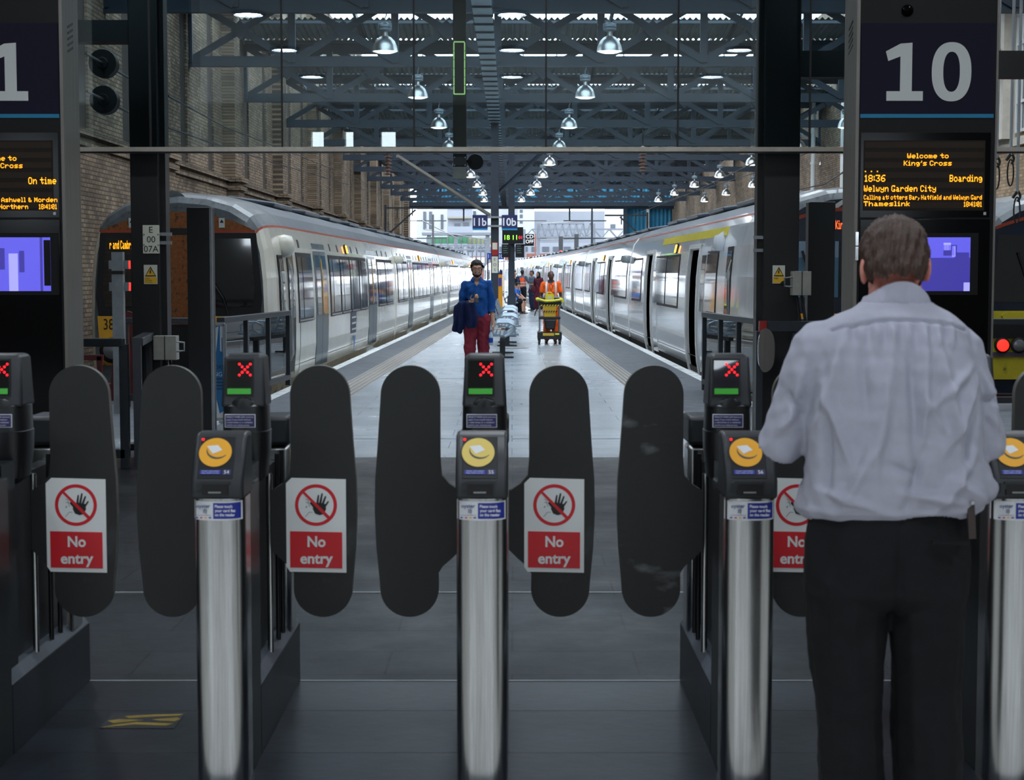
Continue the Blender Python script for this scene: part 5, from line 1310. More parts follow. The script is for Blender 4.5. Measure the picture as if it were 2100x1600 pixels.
# cleaner's trolley
tr_b = mat('trolley_black', (24, 26, 28), .5); tr_y = mat('trolley_yellow', (214, 206, 52), .45); tr_g = mat('trolley_bucket', (200, 160, 40), .5)
X, Y = at(1127, 705, 38.6).x, 38.6
T = thing('cleaning_trolley', 'black and yellow cleaning trolley with a bucket pushed by the worker', 'trolley', (X, Y, 0))
mb = MB(); mb.bb((-.28, -.2, .12), (.28, .5, .28), tr_b); mb.bb((-.16, -.205, .2), (.1, -.2, .26), tr_g); mb.bb((.12, -.205, .22), (.22, -.2, .26), tr_y); mb.build('base', T, bevel=.02)
for x in (-.24, .24):
    for y in (-.14, .44):
        mb = MB(); mb.cyl((x - .02, y, .06), (x + .02, y, .06), .06, tr_b, 14); mb.bb((x - .03, y - .03, .06), (x + .03, y + .03, .13), tr_b); mb.build('wheel', T)
for x in (-.23, .23):
    for y in (-.14, .44): mb = MB(); mb.cyl((x, y, .28), (x, y, 1.0), .018, galv, 10); mb.build('upright', T)
mb = MB(); mb.bb((-.25, -.17, .58), (.25, .46, .64), tr_b); mb.bb((-.26, -.18, .90), (.26, .47, 1.0), tr_b); mb.build('shelf', T, bevel=.01)
mb = MB(); mb.tube([(-.30, -.24, 1.06), (-.28, -.1, 1.02), (-.27, .2, 1.03), (-.27, .5, 1.05)], .03, tr_y, 8); mb.tube([(.30, -.24, 1.0), (.28, -.1, 1.02), (.27, .2, 1.03), (.27, .5, 1.05)], .03, tr_y, 8); mb.tube([(-.30, -.2, 1.06), (-.1, -.24, 1.0), (.1, -.24, 1.01), (.30, -.2, 1.04)], .028, tr_y, 8); mb.tube([(-.27, .5, 1.05), (.27, .5, 1.05)], .022, tr_b, 8); mb.build('handle', T, smooth=50)
mb = MB(); mb.loft([[(-.13, -.16, .64), (.13, -.16, .64), (.13, .2, .64), (-.13, .2, .64)], [(-.16, -.18, .88), (.16, -.18, .88), (.16, .22, .88), (-.16, .22, .88)]], tr_g)
for k in range(6): mb.prism([(-.15 + k * .055, 0), (-.12 + k * .055, 0), (-.10 + k * .055, .04), (-.13 + k * .055, .04)], (0, -.186, .74), (1, 0, 0), (0, 0, 1), .003, tr_b)
mb.build('bucket', T)
mb = MB(); mb.loft([[(-.10, -.16, .34), (.12, -.16, .34), (.12, .2, .34), (-.10, .2, .34)], [(-.13, -.18, .58), (.15, -.18, .58), (.15, .22, .58), (-.13, .22, .58)]], tr_b); mb.build('waste_bag', T, bevel=.03)
mb = MB()
for k in range(7): mb.prism([(-.22 + k * .065, 0), (-.19 + k * .065, 0), (-.165 + k * .065, .035), (-.195 + k * .065, .035)], (0, -.186, .885), (1, 0, 0), (0, 0, 1), .003, tr_y)
mb.tube([(-.26, -.19, .9), (-.33, -.19, .75), (-.35, -.19, .66)], .012, tr_b, 6); mb.build('hazard_tape', T)
mb = MB(); mb.bb((-.1, .0, 1.0), (.1, .03, 1.16), tr_y); mb.bb((-.05, -.005, 1.05), (.05, 0, 1.1), frame_w); mb.tube([(-.06, .015, 1.16), (-.04, .015, 1.2), (.04, .015, 1.2), (.06, .015, 1.16)], .012, tr_y, 6); mb.build('floor_sign', T)
# ================================================================ beyond the shed
bl_w = mat('block_white', (142, 144, 146), .7, var=.06, scale=.3); bl_g = mat('block_grey', (106, 110, 118), .7, var=.06, scale=.3)
bl_win = mat('block_window', (44, 52, 62), .3); bl_y = mat('block_balcony', (104, 100, 84), .6)
hoard = mat('hoarding_green', (42, 98, 66), .6); hoard2 = mat('hoarding_pale', (100, 108, 74), .6)
brk = mat('red_brickwork', (98, 58, 50), .8, var=.25, scale=2); gan = mat('gantry_steel', (78, 82, 90), .5)
mb = MB(); mb.bb((-60, 132, -1.4), (70, 520, -1.12), ballast); struct(mb.build('ground_1'))
def bld(label, px0, px1, pyt, pyb, d, dep, m, wins=(), wm=None, bal=0):
    a = at(px0, pyb, d); b = at(px1, pyt, d); root = thing('building', label, 'building', ((a.x + b.x) / 2, d, min(a.z, -1.0)))
    mb = MB(); mb.bb((a.x, d, -1.15), (b.x, d + dep, b.z), m); mb.build('wall', root, world=True)
    for (u0, v0, u1, v1) in wins:
        p = at(u0, v1, d); q = at(u1, v0, d); mb = MB(); mb.bb((p.x, d - .1, p.z), (q.x, d + .02, q.z), wm or bl_win); mb.build('window', root, world=True)
    for k in range(bal):
        z = a.z + (b.z - a.z) * (k + .4) / bal; mb = MB(); mb.bb((a.x, d - 1.2, z), (b.x, d, z + .25), bl_y); mb.bb((a.x, d - 1.2, z + .25), (b.x, d - 1.1, z + 1.2), bl_g); mb.build('balcony', root, world=True)
    return root
bld('white block with narrow windows left of the shed mouth', 855, 918, 380, 560, 262, 8, bl_w, [(868, 434, 874, 470), (880, 434, 886, 470), (904, 440, 909, 470)])
bld('pale flats with balconies behind the 11b sign', 918, 968, 396, 560, 250, 7, bl_g, [(930, 432, 940, 443), (944, 432, 956, 444), (932, 458, 944, 468), (950, 456, 962, 468)], None, 5)
bld('white flats with a dark window above the 11b sign', 960, 1062, 370, 560, 280, 20, bl_w, [(970, 433, 976, 441), (1030, 450, 1044, 470)])
bld('white tower with dark windows right of the 10b sign', 1062, 1096, 380, 560, 270, 8, bl_w, [(1066, 430, 1072, 436), (1066, 440, 1072, 447), (1066, 452, 1072, 458)])
bld('wide grey ribbed shed roof building in the distance', 1096, 1245, 433, 480, 300, 30, bl_g)
bld('white end block at the right of the shed mouth', 1245, 1330, 400, 560, 255, 8, bl_w, [(1252, 460, 1262, 470)])
bld('low red brick building low in the distance left', 900, 1050, 526, 575, 240, 4, brk)
bld('low red brick building low in the distance right', 1080, 1130, 520, 575, 235, 4, brk)
bld('long pale station canopy building in the distance', 860, 1300, 498, 575, 245.5, 2.5, bl_g, [(870 + 22 * k, 506, 884 + 22 * k, 516) for k in range(19)])
def panelwall(label, px0, px1, pyt, pyb, d, m):
    a = at(px0, pyb, d); b = at(px1, pyt, d); mb = MB(); mb.bb((a.x, d, a.z), (b.x, d + .2, b.z), m)
    n = 6
    for k in range(n + 1): x = a.x + (b.x - a.x) * k / n; mb.bb((x - .08, d - .1, -1.15), (x + .08, d, b.z), gan)
    return tag(mb.build('hoarding'), label, 'hoarding')
panelwall('green hoarding panels left of the sign post', 876, 960, 486, 500, 220, hoard)
panelwall('yellow green hoarding panels behind the sign post', 960, 1012, 488, 501, 221, hoard2)
mb = MB(); a = at(865, 482, 215); b = at(1012, 477, 215); mb.bb((a.x, 215, a.z), (b.x, 218, b.z), gan)
for px in (880, 935, 1000): x = at(px, 480, 216).x; mb.bb((x - .25, 215.5, -1.15), (x + .25, 216, a.z), gan)
tag(mb.build('footbridge'), 'pale footbridge deck crossing above the green hoarding', 'bridge')
# lattice gantry
def gantry(label, px0, px1, pyt, pyb, d):
    a = at(px0, pyb, d); b = at(px1, pyt, d); mb = MB(); r = .16; n = 8
    for y in (d, d + 1.5):
        mb.bar((a.x, y, a.z), (b.x, y, a.z), r, r, gan); mb.bar((a.x + 1, y, b.z), (b.x - 1, y, b.z), r, r, gan)
        for k in range(n):
            x0 = a.x + (b.x - a.x) * k / n; x1 = a.x + (b.x - a.x) * (k + .5) / n; x2 = a.x + (b.x - a.x) * (k + 1) / n
            mb.bar((x0, y, a.z), (x1, y, b.z), r * .7, r * .7, gan); mb.bar((x1, y, b.z), (x2, y, a.z), r * .7, r * .7, gan)
    for x in (a.x, b.x): mb.bar((x, d + .7, -1.15), (x, d + .7, b.z), .35, .35, gan)
    return tag(mb.build('gantry'), label, 'gantry')
gantry('nearer pale lattice gantry above the tracks right of the clock', 1104, 1218, 458, 486, 170)
gantry('further pale lattice gantry across all tracks', 1075, 1330, 470, 488, 200)
gantry('low pale lattice gantry in the far distance', 880, 1010, 503, 512, 205)
# overhead masts with cross arms
for px, pyt, d, l in ((1214, 425, 140, 'tall black mast with cross arms at the right of the shed mouth'), (1098, 480, 180, 'reddish mast by the CD OFF indicator'), (888, 440, 150, 'dark mast at the left of the shed mouth')):
    p = at(px, pyt, d); mb = MB(); mb.bb((p.x - .09, d - .09, -1.15), (p.x + .09, d + .09, p.z), wire if px != 1098 else brk)
    for z in (at(px, 453, d).z, at(px, 489, d).z): mb.bar((p.x - 2.4, d, z), (p.x + 1.2, d, z), .1, .1, wire)
    tag(mb.build('mast'), l, 'mast')
for px, py, d, l in ((1168, 430, 131, 'dark insulator drop hanging at the shed mouth right of the lamps'), (951, 430, 131, 'dark insulator drop hanging at the shed mouth left of the sign')):
    a = at(px, py, 128); a.z = 6.6; b = at(px, py + 24, 128); mb = MB(); mb.bar(a, b, .12, .12, wire); tag(mb.build('insulator_drop'), l, 'insulator')
for k, (a0, a1, l) in enumerate((((870, 470, 150), (1000, 492, 215), 'thin far wire left of the sign post'), ((1110, 459, 170.05), (1205, 453, 140), 'thin far wire rising right of the clock'), ((1100, 492, 200), (1330, 486, 150), 'thin far wire low behind the gantry'), ((865, 452, 140), (960, 500, 240), 'thin far wire slanting down on the left'))):
    wires(l, [[at(*a0), at(*a1)]], .05)
# red signals
for px, py, d, l in ((1150, 517, 150, 'far red signal above the white train roof, left one'), (1182, 512, 150, 'far red signal above the white train roof, right one')):
    p = at(px, py, d); root = thing('rail_signal', l, 'signal', (p.x, d, -1.1))
    mb = MB(); mb.bb((p.x - .06, d, -1.1), (p.x + .06, d + .1, p.z), wire); mb.bb((p.x - .2, d - .1, p.z - .3), (p.x + .2, d + .1, p.z + 1.4), wire); mb.build('head', root, world=True)
    mb = MB(); mb.lathe([(.14, 0), (.1, .04), (0, .05)], (p.x, d - .1, p.z), lamp_r, 14, 'y'); mb.build('lamp', root, world=True)
# parked cars seen as pale roofs
car_w = mat('car_silver', (120, 124, 130), .25, coat=.6)
def car(label, px, py, d):
    p = at(px, py, d); root = thing('car', label, 'car', (p.x, d, at(950, 530, 224).z - 1.3), PI / 2)
    mb = MB(); P = [(-2.1, .3), (-2.1, .75), (-1.5, .85), (-.8, 1.42), (.7, 1.45), (1.35, .92), (2.1, .75), (2.1, .3)]
    mb.prism(P, (0, .85, 0), (1, 0, 0), (0, 0, 1), 1.7, car_w); mb.build('body', root, bevel=.08)
    mb = MB(); mb.prism([(-1.25, .9), (-.72, 1.34), (.62, 1.36), (1.1, .92)], (0, -.83, 0), (1, 0, 0), (0, 0, 1), .05, bl_win); mb.build('window', root)
    for x in (-1.3, 1.3): mb = MB(); mb.cyl((x, -.88, .32), (x, .88, .32), .32, rubber, 16); mb.build('wheel', root)
    return root
for i, (px, py, l) in enumerate(((935, 516, 'leftmost pale parked car on the far deck'), (962, 516, 'second pale parked car on the far deck'), (990, 516, 'third pale parked car on the far deck'), (1022, 516, 'rightmost pale parked car on the far deck'))): car(l, px, py, 225)
mb = MB(); a = at(905, 530, 224); b = at(1035, 512, 224); mb.bb((a.x, 223, at(950, 530, 224).z - 1.6), (b.x, 230, at(950, 530, 224).z - 1.3), gan); mb.bb((a.x, 224, -1.15), (a.x + .5, 229, a.z - 1.4), gan); mb.bb((b.x - .5, 224, -1.15), (b.x, 229, a.z - 1.4), gan); tag(mb.build('parking_deck'), 'pale raised parking deck in the distance', 'deck')
# ================================================================ people
skin_m = lambda n, c: mat('skin_' + n, c, .5, var=.08, scale=30, spec=.4)
eye_w = mat('eye_white', (225, 222, 215), .2); eye_d = mat('eye_dark', (30, 22, 18), .15)
V3 = lambda *a: Vector(a)
def hand_prims(w, d, n, t, curl=.5, k=1.0, spread=.06):
    """palm, four fingers, thumb: w wrist, d along the hand, n palm side, t thumb side"""
    d = d.normalized(); n = (n - d * n.dot(d)).normalized(); t = (t - d * t.dot(d) - n * t.dot(n)).normalized(); P = []
    P.append(('h', [(w, .022 * k), (w + d * .03 * k + t * .018 * k, .017 * k), (w + d * .03 * k - t * .018 * k, .016 * k)]))
    P.append(('h', [(w + d * .03 * k + t * .018 * k, .016 * k), (w + d * .03 * k - t * .02 * k, .015 * k), (w + d * .085 * k + t * .03 * k, .012 * k), (w + d * .08 * k - t * .03 * k, .011 * k)]))
    for off, ln in ((.031, .075), (.0105, .086), (-.0105, .08), (-.031, .062)):
        p = w + d * (.086 - abs(off) * .12) * k + t * off * k; a = curl * .5; r = .0092 * k
        dirv = (d + t * off * spread * 20).normalized()
        for s_, f_ in enumerate((.45, .31, .24)):
            v = dirv * math.cos(a) + n * math.sin(a); q = p + v * ln * f_ * k; P.append(('h', [(p, r), (q, r * .92)])); p = q; r *= .92; a += curl * (.9 if s_ == 0 else .7)
    p = w + d * .028 * k + t * .026 * k + n * .006 * k; r = .0108 * k
    for v, ln in ((d * .55 + t * .75 + n * .3, .042), (d * .85 + t * .35 + n * .4, .034), (d * .9 + t * .05 + n * .45, .026)):
        q = p + v.normalized() * ln * k; P.append(('h', [(p, r), (q, r * .9)])); p = q; r *= .92
    return P
def rot_about(c, prims, R):
    out = []
    for k, it in prims: out.append((k, [((c + R @ (Vector(p) - c)), r) for p, r in it]))
    return out
def head_prims(jaw=1.0):
    """face looks along -y; centre between the ears at the origin"""
    P = [('h', [((0, .018, .035), (.072, .092, .088)), ((0, -.03, .02), (.064, .062, .07))]),
         ('h', [((0, -.03, .0), (.062, .058, .06)), ((0, -.06, -.088), (.026 * jaw, .024, .024)), ((.042, -.015, -.062), .024), ((-.042, -.015, -.062), .024)]),
         ('h', [((0, -.088, .02), (.009, .01, .012)), ((0, -.108, -.026), (.012, .013, .010)), ((.012, -.092, -.03), .008), ((-.012, -.092, -.03), .008)]),
         ('h', [((-.018, -.088, -.053), (.008, .01, .006)), ((.018, -.088, -.053), (.008, .01, .006)), ((0, -.094, -.052), (.012, .009, .006))]),
         ('h', [((-.016, -.088, -.062), (.008, .009, .006)), ((.016, -.088, -.062), (.008, .009, .006))])]
    for s in (-1, 1):
        P.append(('h', [((s * .018, -.085, .035), (.01, .009, .007)), ((s * .045, -.075, .034), (.012, .010, .007))]))
        P.append(('h', [((s * .072, .012, .015), (.009, .016, .022)), ((s * .074, .01, -.022), (.008, .010, .014)), ((s * .079, .024, .0), (.006, .012, .026))]))
        P.append(('h', [((s * .045, -.062, -.015), (.018, .018, .016)), ((s * .03, -.06, -.05), .02)]))
    return P
def person(label, loc, yaw, h=1.78, pose=None, skin=None, top=None, sleeve='long', legs=None, shoes=None, hair=None, hairstyle='short', beard=None, glasses=False, head_yaw=0., head_pitch=0., voxel=.011, slim=1.0, untucked=.06, seated=False, group=None, curl=.5, lean=(0, 0)):
    root = thing('person', label, 'person', loc, yaw, group); k = h / 1.78
    J = {}
    for s, n in ((1, 'L'), (-1, 'R')):
        J['sh' + n] = V3(s * .175 * slim, .01, 1.435); J['el' + n] = V3(s * .235 * slim, .035, 1.14); J['wr' + n] = V3(s * .245 * slim, -.03, .90)
        J['hip' + n] = V3(s * .088, 0, .93); J['kn' + n] = V3(s * .10, -.015, .50); J['an' + n] = V3(s * .105, .03, .085)
        J['hd' + n] = None; J['hn' + n] = V3(-s, 0, 0)
    J['hc'] = V3(0, -.02, 1.655); J['nk'] = V3(0, .015, 1.47); J['pv'] = V3(0, 0, .95); J['ch'] = V3(0, .0, 1.30)
    for a, b in (pose or {}).items(): J[a] = Vector(b)
    M = Matrix.Scale(k, 4)
    R = Euler((head_pitch, 0, head_yaw)).to_matrix()
    hp = [(q, [(J['hc'] + R @ Vector(p), r) for p, r in it]) for q, it in head_prims()]
    sp = J['ch'] - J['pv']
    body = list(hp)
    body.append(('h', [(J['nk'] + V3(0, 0, -.03), (.062, .058, .04)), (J['hc'] + R @ V3(0, .02, -.07), (.052, .055, .03))]))
    T = [('h', [(J['ch'] + V3(0, 0, .10), (.135 * slim, .085, .10)), (J['ch'] + V3(0, -.005, -.05), (.145 * slim, .10, .10))]),
         ('h', [(J['ch'] + V3(0, -.005, -.05), (.14 * slim, .098, .08)), (J['pv'] + V3(0, -.0, .06), (.135 * slim, .095, .08))]),
         ('h', [(J['pv'] + V3(0, 0, .06), (.14 * slim, .098, .08)), (J['hipL'], (.085, .095, .09)), (J['hipR'], (.085, .095, .09))]),
         ('h', [(J['nk'], (.07, .06, .04)), (J['shL'] + V3(-.03, 0, 0), .06), (J['shR'] + V3(.03, 0, 0), .06), (J['ch'] + V3(0, 0, .08), (.12, .085, .06))])]
    body += T
    for n in 'LR':
        s = 1 if n == 'L' else -1
        body += [('h', [(J['sh' + n], .052), (J['el' + n], .038)]), ('h', [(J['el' + n], .039), (J['wr' + n], .026)])]
        hd = J['hd' + n] or (J['wr' + n] - J['el' + n]); hn = J['hn' + n]
        tdir = V3(0, -1, 0) if abs(hd.normalized().y) < .7 else V3(-s, 0, 0)
        if 'ht' + n in J: tdir = J['ht' + n]
        body += hand_prims(J['wr' + n], hd, hn, tdir, curl)
        body += [('h', [(J['hip' + n], .085), (J['kn' + n], .055)]), ('h', [(J['kn' + n], .056), (J['kn' + n].lerp(J['an' + n], .3) + V3(0, .02, 0), .054), (J['an' + n], .036)])]
        body.append(('h', [(J['an' + n] + V3(0, .02, -.05), (.032, .04, .03)), (J['an' + n] + V3(s * .01, -.13, -.06), (.038, .05, .022))]))
    blob('body', body, voxel, skin, root, 3, M=M)
    # trousers / shorts
    if legs:
        lm, ll, loose = legs; P = [('h', [(J['pv'] + V3(0, 0, .10), (.148 * slim, .108, .03)), (J['hipL'] + V3(.01, 0, .0), (.10, .108, .09)), (J['hipR'] - V3(.01, 0, 0), (.10, .108, .09))])]
        for n in 'LR':
            kn, an, hi = J['kn' + n], J['an' + n], J['hip' + n]
            P.append(('h', [(hi, (.102, .105, .09)), (hi.lerp(kn, min(1, ll * 2)), .070 + loose)]))
            if ll > .5: P.append(('h', [(kn, .070 + loose), (kn.lerp(an, (ll - .5) * 2) + V3(0, .0, .0), .054 + loose)]))
        zc = J['pv'].z + .115
        blob('trousers', P, voxel * .9, lm, root, 4, cuts=lambda co: (co[:, 2] > zc), fold=lambda co, nr: .009 + waves(5, 22, .006)(co) + waves(8, 50, .004)(co), M=M)
    # shirt
    if top:
        P = [('h', [(J['ch'] + V3(0, 0, .10), (.155 * slim, .105, .09)), (J['ch'] + V3(0, -.005, -.05), (.165 * slim, .12, .10))]),
             ('h', [(J['ch'] + V3(0, -.005, -.05), (.162 * slim, .118, .08)), (J['pv'] + V3(0, 0, .08), (.158 * slim, .118, .05)), (J['pv'] + V3(0, 0, .10 - untucked), (.160 * slim, .122, .04))]),
             ('h', [(J['nk'] + V3(0, 0, .01), (.072, .07, .03)), (J['shL'] + V3(-.015, 0, -.005), .058), (J['shR'] + V3(.015, 0, -.005), .058), (J['ch'] + V3(0, 0, .08), (.14, .105, .06))])]
        cutlist = []
        for n in 'LR':
            sh, el, wr = J['sh' + n], J['el' + n], J['wr' + n]
            if sleeve == 'short':
                e = sh.lerp(el, .72); P.append(('h', [(sh, .072), (e, .062)])); cutlist.append((sh.lerp(el, .66), (el - sh).normalized(), .11))
            elif sleeve == 'rolled':
                e = el.lerp(wr, .45); P += [('h', [(sh, .062), (el, .052)]), ('h', [(el, .052), (e, .048)])]; cutlist.append((el.lerp(wr, .38), (wr - el).normalized(), .085))
            elif sleeve == 'long':
                P += [('h', [(sh, .072), (el, .057)]), ('h', [(el, .057), (wr, .042)])]; cutlist.append((el.lerp(wr, .94), (wr - el).normalized(), .07))
        nz = J['nk'].z + .045; zb = J['pv'].z + .085 - untucked
        nkp = np.array(J['nk'][:])
        def cuts(co):
            m = (co[:, 2] < zb) & (np.abs(co[:, 0]) < .19 * slim) & (np.abs(co[:, 1] - J['pv'].y) < .2) if not seated else co[:, 2] < zb - .2
            m |= (np.linalg.norm((co - nkp)[:, :2], axis=1) < .13) & (co[:, 2] > nz - 1.3 * np.clip(-(co[:, 1] - nkp[1]) - .02, 0, .07) * np.clip(1 - np.abs(co[:, 0] - nkp[0]) / .05, 0, 1))
            for p, d, r in cutlist:
                v = co - np.array(p[:]); m |= (v @ np.array(d[:]) > 0) & (np.linalg.norm(v, axis=1) < r)
            return m
        blob('shirt', P, voxel * .9, top, root, 4, cuts=cuts, fold=lambda co, nr: .006 + waves(3, 20, .007)(co) + waves(11, 50, .005)(co), M=M)
    if shoes:
        for n in 'LR':
            a = J['an' + n]; s = 1 if n == 'L' else -1
            blob('shoe', [('h', [(a + V3(0, .03, -.055), (.040, .045, .03)), (a + V3(s * .012, -.14, -.062), (.046, .055, .023))]), ('h', [(a + V3(0, .015, .01), (.045, .05, .03)), (a + V3(0, 0, -.05), (.042, .06, .03))])], voxel * .8, shoes, root, 3, M=M)
    # hair, beard, glasses, eyes
    H = lambda p: J['hc'] + R @ Vector(p)
    Ri = np.array(R)
    loc_ = lambda co: (co - np.array(J['hc'][:])) @ Ri
    if hair:
        if hairstyle == 'scarf':
            P = [('h', [(H((0, .025, .04)), (.085, .105, .10)), (H((0, .03, -.08)), (.085, .09, .06))]), ('h', [(H((0, .03, -.08)), (.09, .09, .06)), (J['nk'] + V3(0, .02, -.02), (.13, .10, .06))])]
            cut = lambda co: (loc_(co)[:, 1] < -.055) & (np.abs(loc_(co)[:, 0]) < .052) & (loc_(co)[:, 2] > -.10)
        else:
            big = .012 if hairstyle == 'full' else .0
            P = [('h', [(H((0, .022, .045)), (.081 + big, .098 + big, .090 + big)), (H((0, .04, -.005)), (.076, .082, .07)), (H((0, -.03, .07)), (.062, .055, .050 + big))])]
            lim = .0 if hairstyle != 'full' else -.01
            def cut(co):
                q = loc_(co); return (q[:, 2] < -.055 + .0 * q[:, 1]) | ((q[:, 1] < -.012) & (q[:, 2] < .062)) | ((q[:, 1] < .03) & (q[:, 2] < -.02))
        blob('hair' if hairstyle != 'scarf' else 'headscarf', P, voxel * .7, hair, root, 2, cuts=cut, fold=lambda co, nr: waves(21, 130, .0035)(co), M=M)
    if beard:
        P = [('h', [(H((0, -.055, -.085)), (.036, .034, .032)), (H((.048, -.012, -.058)), (.022, .03, .03)), (H((-.048, -.012, -.058)), (.022, .03, .03)), (H((.064, -.004, -.01)), (.008, .014, .02)), (H((-.064, -.004, -.01)), (.008, .014, .02))]), ('h', [(H((-.026, -.082, -.042)), (.012, .012, .009)), (H((.026, -.082, -.042)), (.012, .012, .009))])]
        blob('beard', P, voxel * .7, beard, root, 2, fold=lambda co, nr: waves(23, 150, .002)(co), cuts=lambda co: (np.abs(loc_(co)[:, 0]) < .022) & (loc_(co)[:, 1] < -.07) & (loc_(co)[:, 2] > -.068) & (loc_(co)[:, 2] < -.046), M=M)
    mb = MB()
    for s in (-1, 1):
        t = MB(); t.lathe([(0, -.0035), (.006, -.002), (.0085, 0), (.006, .002), (0, .0035)], (0, 0, 0), eye_w, 10)
        mb.add([(M @ H(Vector((s * .031, -.0815, .012)) + Vector(v))) for v in t.v], t.f, eye_w)
        t = MB(); t.lathe([(.0048, 0), (.003, .0015), (0, .002)], (0, 0, 0), eye_d, 8, 'y'); mb.add([(M @ H(Vector((s * .031, -.0905, .012)) + Vector(v))) for v in t.v], t.f, eye_d)
    mb.build('eyes', root)
    if glasses:
        mb = MB()
        for s in (-1, 1):
            pts = [M @ H((s * .033 + .024 * math.cos(2 * PI * q / 14), -.104, .008 + .019 * math.sin(2 * PI * q / 14))) for q in range(15)]; mb.tube(pts, .0022, black_txt, 5, False)
            mb.tube([M @ H((s * .057, -.102, .012)), M @ H((s * .078, .01, .016))], .002, black_txt, 5)
        mb.tube([M @ H((-.009, -.105, .01)), M @ H((.009, -.105, .01))], .002, black_txt, 5); mb.build('glasses', root)
    return root, J, M
def collar(root, J, M, m, open_=.06):
    mb = MB(); n = J['nk']
    a = [[], []]
    for q in range(25):
        t = math.radians(-90 + 28 + (360 - 56) * q / 24); r1 = (.060, .062); c = n + V3(0, .0, 0)
        up = .085 - .03 * max(0, -math.sin(t)); a[0].append(M @ (c + V3(r1[0] * math.cos(t), r1[1] * math.sin(t), up))); a[1].append(M @ (c + V3(.092 * math.cos(t), .088 * math.sin(t), .038 - .05 * max(0, -math.sin(t)))))
    mb.add(a[0] + a[1], [(i, i + 1, i + 26, i + 25) for i in range(24)], m); o = mb.build('collar', root, smooth=60)
    s = o.modifiers.new('t', 'SOLIDIFY'); s.thickness = .005
# ---------------------------------------------------------------- man in the blue shirt
blue_sh = mat('shirt_blue', (30, 82, 150), .8, var=.14, scale=14, bump=.1, bscale=120, spec=.2)
maroon = mat('trousers_maroon', (136, 46, 60), .8, var=.14, scale=12, spec=.2)
hair_bk = mat('hair_black', (20, 17, 16), .6, var=.3, scale=60)
sk1 = skin_m('tan', (204, 156, 130)); sk2 = skin_m('dark', (86, 60, 50)); sk3 = skin_m('fair', (206, 150, 134)); sk4 = skin_m('brown', (150, 106, 84))
shoe_b = mat('shoe_black', (22, 22, 24), .4); shoe_w = mat('shoe_white', (215, 218, 222), .5)
coat_n = mat('coat_navy', (30, 38, 76), .8, var=.25, scale=14, spec=.2)
bx = at(978, 640, 24.3).x
pm, J, M = person('bearded man with glasses in a blue shirt and maroon trousers looking up from his phone', (bx, 24.3, 0), .0, 1.83,
    {'elR': (-.225, .02, 1.135), 'wrR': (-.075, -.19, 1.20), 'hdR': (.6, -.55, .35), 'hnR': (.1, .3, .9), 'htR': (-.5, -.6, .5), 'elL': (.208, .04, 1.13), 'wrL': (.235, -.05, .885), 'hdL': (.03, -.1, -1), 'knR': (-.10, -.06, .50), 'anR': (-.10, .10, .10), 'knL': (.09, -.02, .5), 'anL': (.09, -.06, .085)},
    sk1, blue_sh, 'rolled', (maroon, .97, .004), shoe_b, hair_bk, 'full', hair_bk, True, head_yaw=.08, voxel=.0085, untucked=.05, curl=.75, slim=.93)
collar(pm, J, M, blue_sh)
mb = MB(); w = M @ J['wrR']; c = w + V3(.075, -.07, .05); mb.box(c, (.075, .010, .15), black_txt, (-.5, .35, .5)); o = tag(mb.build('phone', None, bevel=.004), 'black mobile phone held by the man in the blue shirt', 'phone'); o.location = pm.location
# navy jacket hung over the forearm
P = []
base = [(-.24, .0, 1.14), (-.20, -.10, 1.17), (-.10, -.17, 1.18)]
for k, (x, y, z) in enumerate(base): P.append(('h', [((x, y, z), (.06, .055, .045)), ((x - .02 + .03 * k, y + .01, .92), (.07, .05, .04)), ((x - .02 + .02 * k, y + .03, .78 + .04 * k), (.06, .04, .03))]))
P.append(('h', [((-.27, .02, 1.12), (.05, .06, .05)), ((-.29, .05, .80), (.05, .05, .03))]))
jk = blob('jacket', P, .009, coat_n, None, 3, fold=lambda co, nr: .011 * np.sin(co[:, 0] * 62 + 4 * np.sin(co[:, 2] * 5)) + waves(31, 26, .008)(co) + .008 * np.sin(co[:, 1] * 70), M=M)
jk.location = pm.location; tag(jk, 'crumpled navy jacket draped over the right forearm of the man in blue', 'jacket')
bt_c = mat('bottle_clear', (186, 206, 220), .1, spec=.8); bt_b = mat('bottle_cap_blue', (30, 70, 170), .4)
bp = M @ (J['wrL'] + V3(-.035, -.05, -.14)); root = thing('water_bottle', 'clear water bottle with blue cap in the hand of the man in blue', 'bottle', pm.location + bp)
mb = MB(); mb.lathe([(0, -.17), (.03, -.17), (.032, -.15), (.030, -.08), (.032, -.02), (.014, .02), (.014, .035), (0, .035)], (0, 0, 0), bt_c, 16); mb.build('bottle_body', root, smooth=40)
mb = MB(); mb.cyl((0, 0, .033), (0, 0, .055), .017, bt_b, 14); mb.lathe([(.0335, -.13), (.0335, -.06)], (0, 0, 0), bt_b, 16); mb.build('cap', root)
# ---------------------------------------------------------------- worker in orange with the trolley
orng = mat('hivis_orange', (255, 104, 36), .7, var=.08, scale=14, emit=0, spec=.2); refl = mat('reflective_tape', (176, 188, 190), .4, .2)
wx = at(1130, 640, 39.3).x
pw_, J, M = person('cleaner in orange high visibility clothes standing behind the trolley', (wx, 39.35, 0), 0., 1.71,
    {'elR': (-.25, .02, 1.13), 'wrR': (-.235, -.18, 1.02), 'hdR': (.1, -1, -.1), 'hnR': (0, 0, -1), 'htR': (1, 0, 0), 'elL': (.25, .02, 1.13), 'wrL': (.235, -.18, 1.02), 'hdL': (-.1, -1, -.1), 'hnL': (0, 0, -1), 'htL': (-1, 0, 0)},
    sk2, orng, 'short', (orng, .95, .02), shoe_b, None, voxel=.0095, untucked=.12, head_yaw=.1, curl=.9, slim=1.06)
collar(pw_, J, M, mat('collar_navy', (36, 40, 60), .7))
mb = MB()
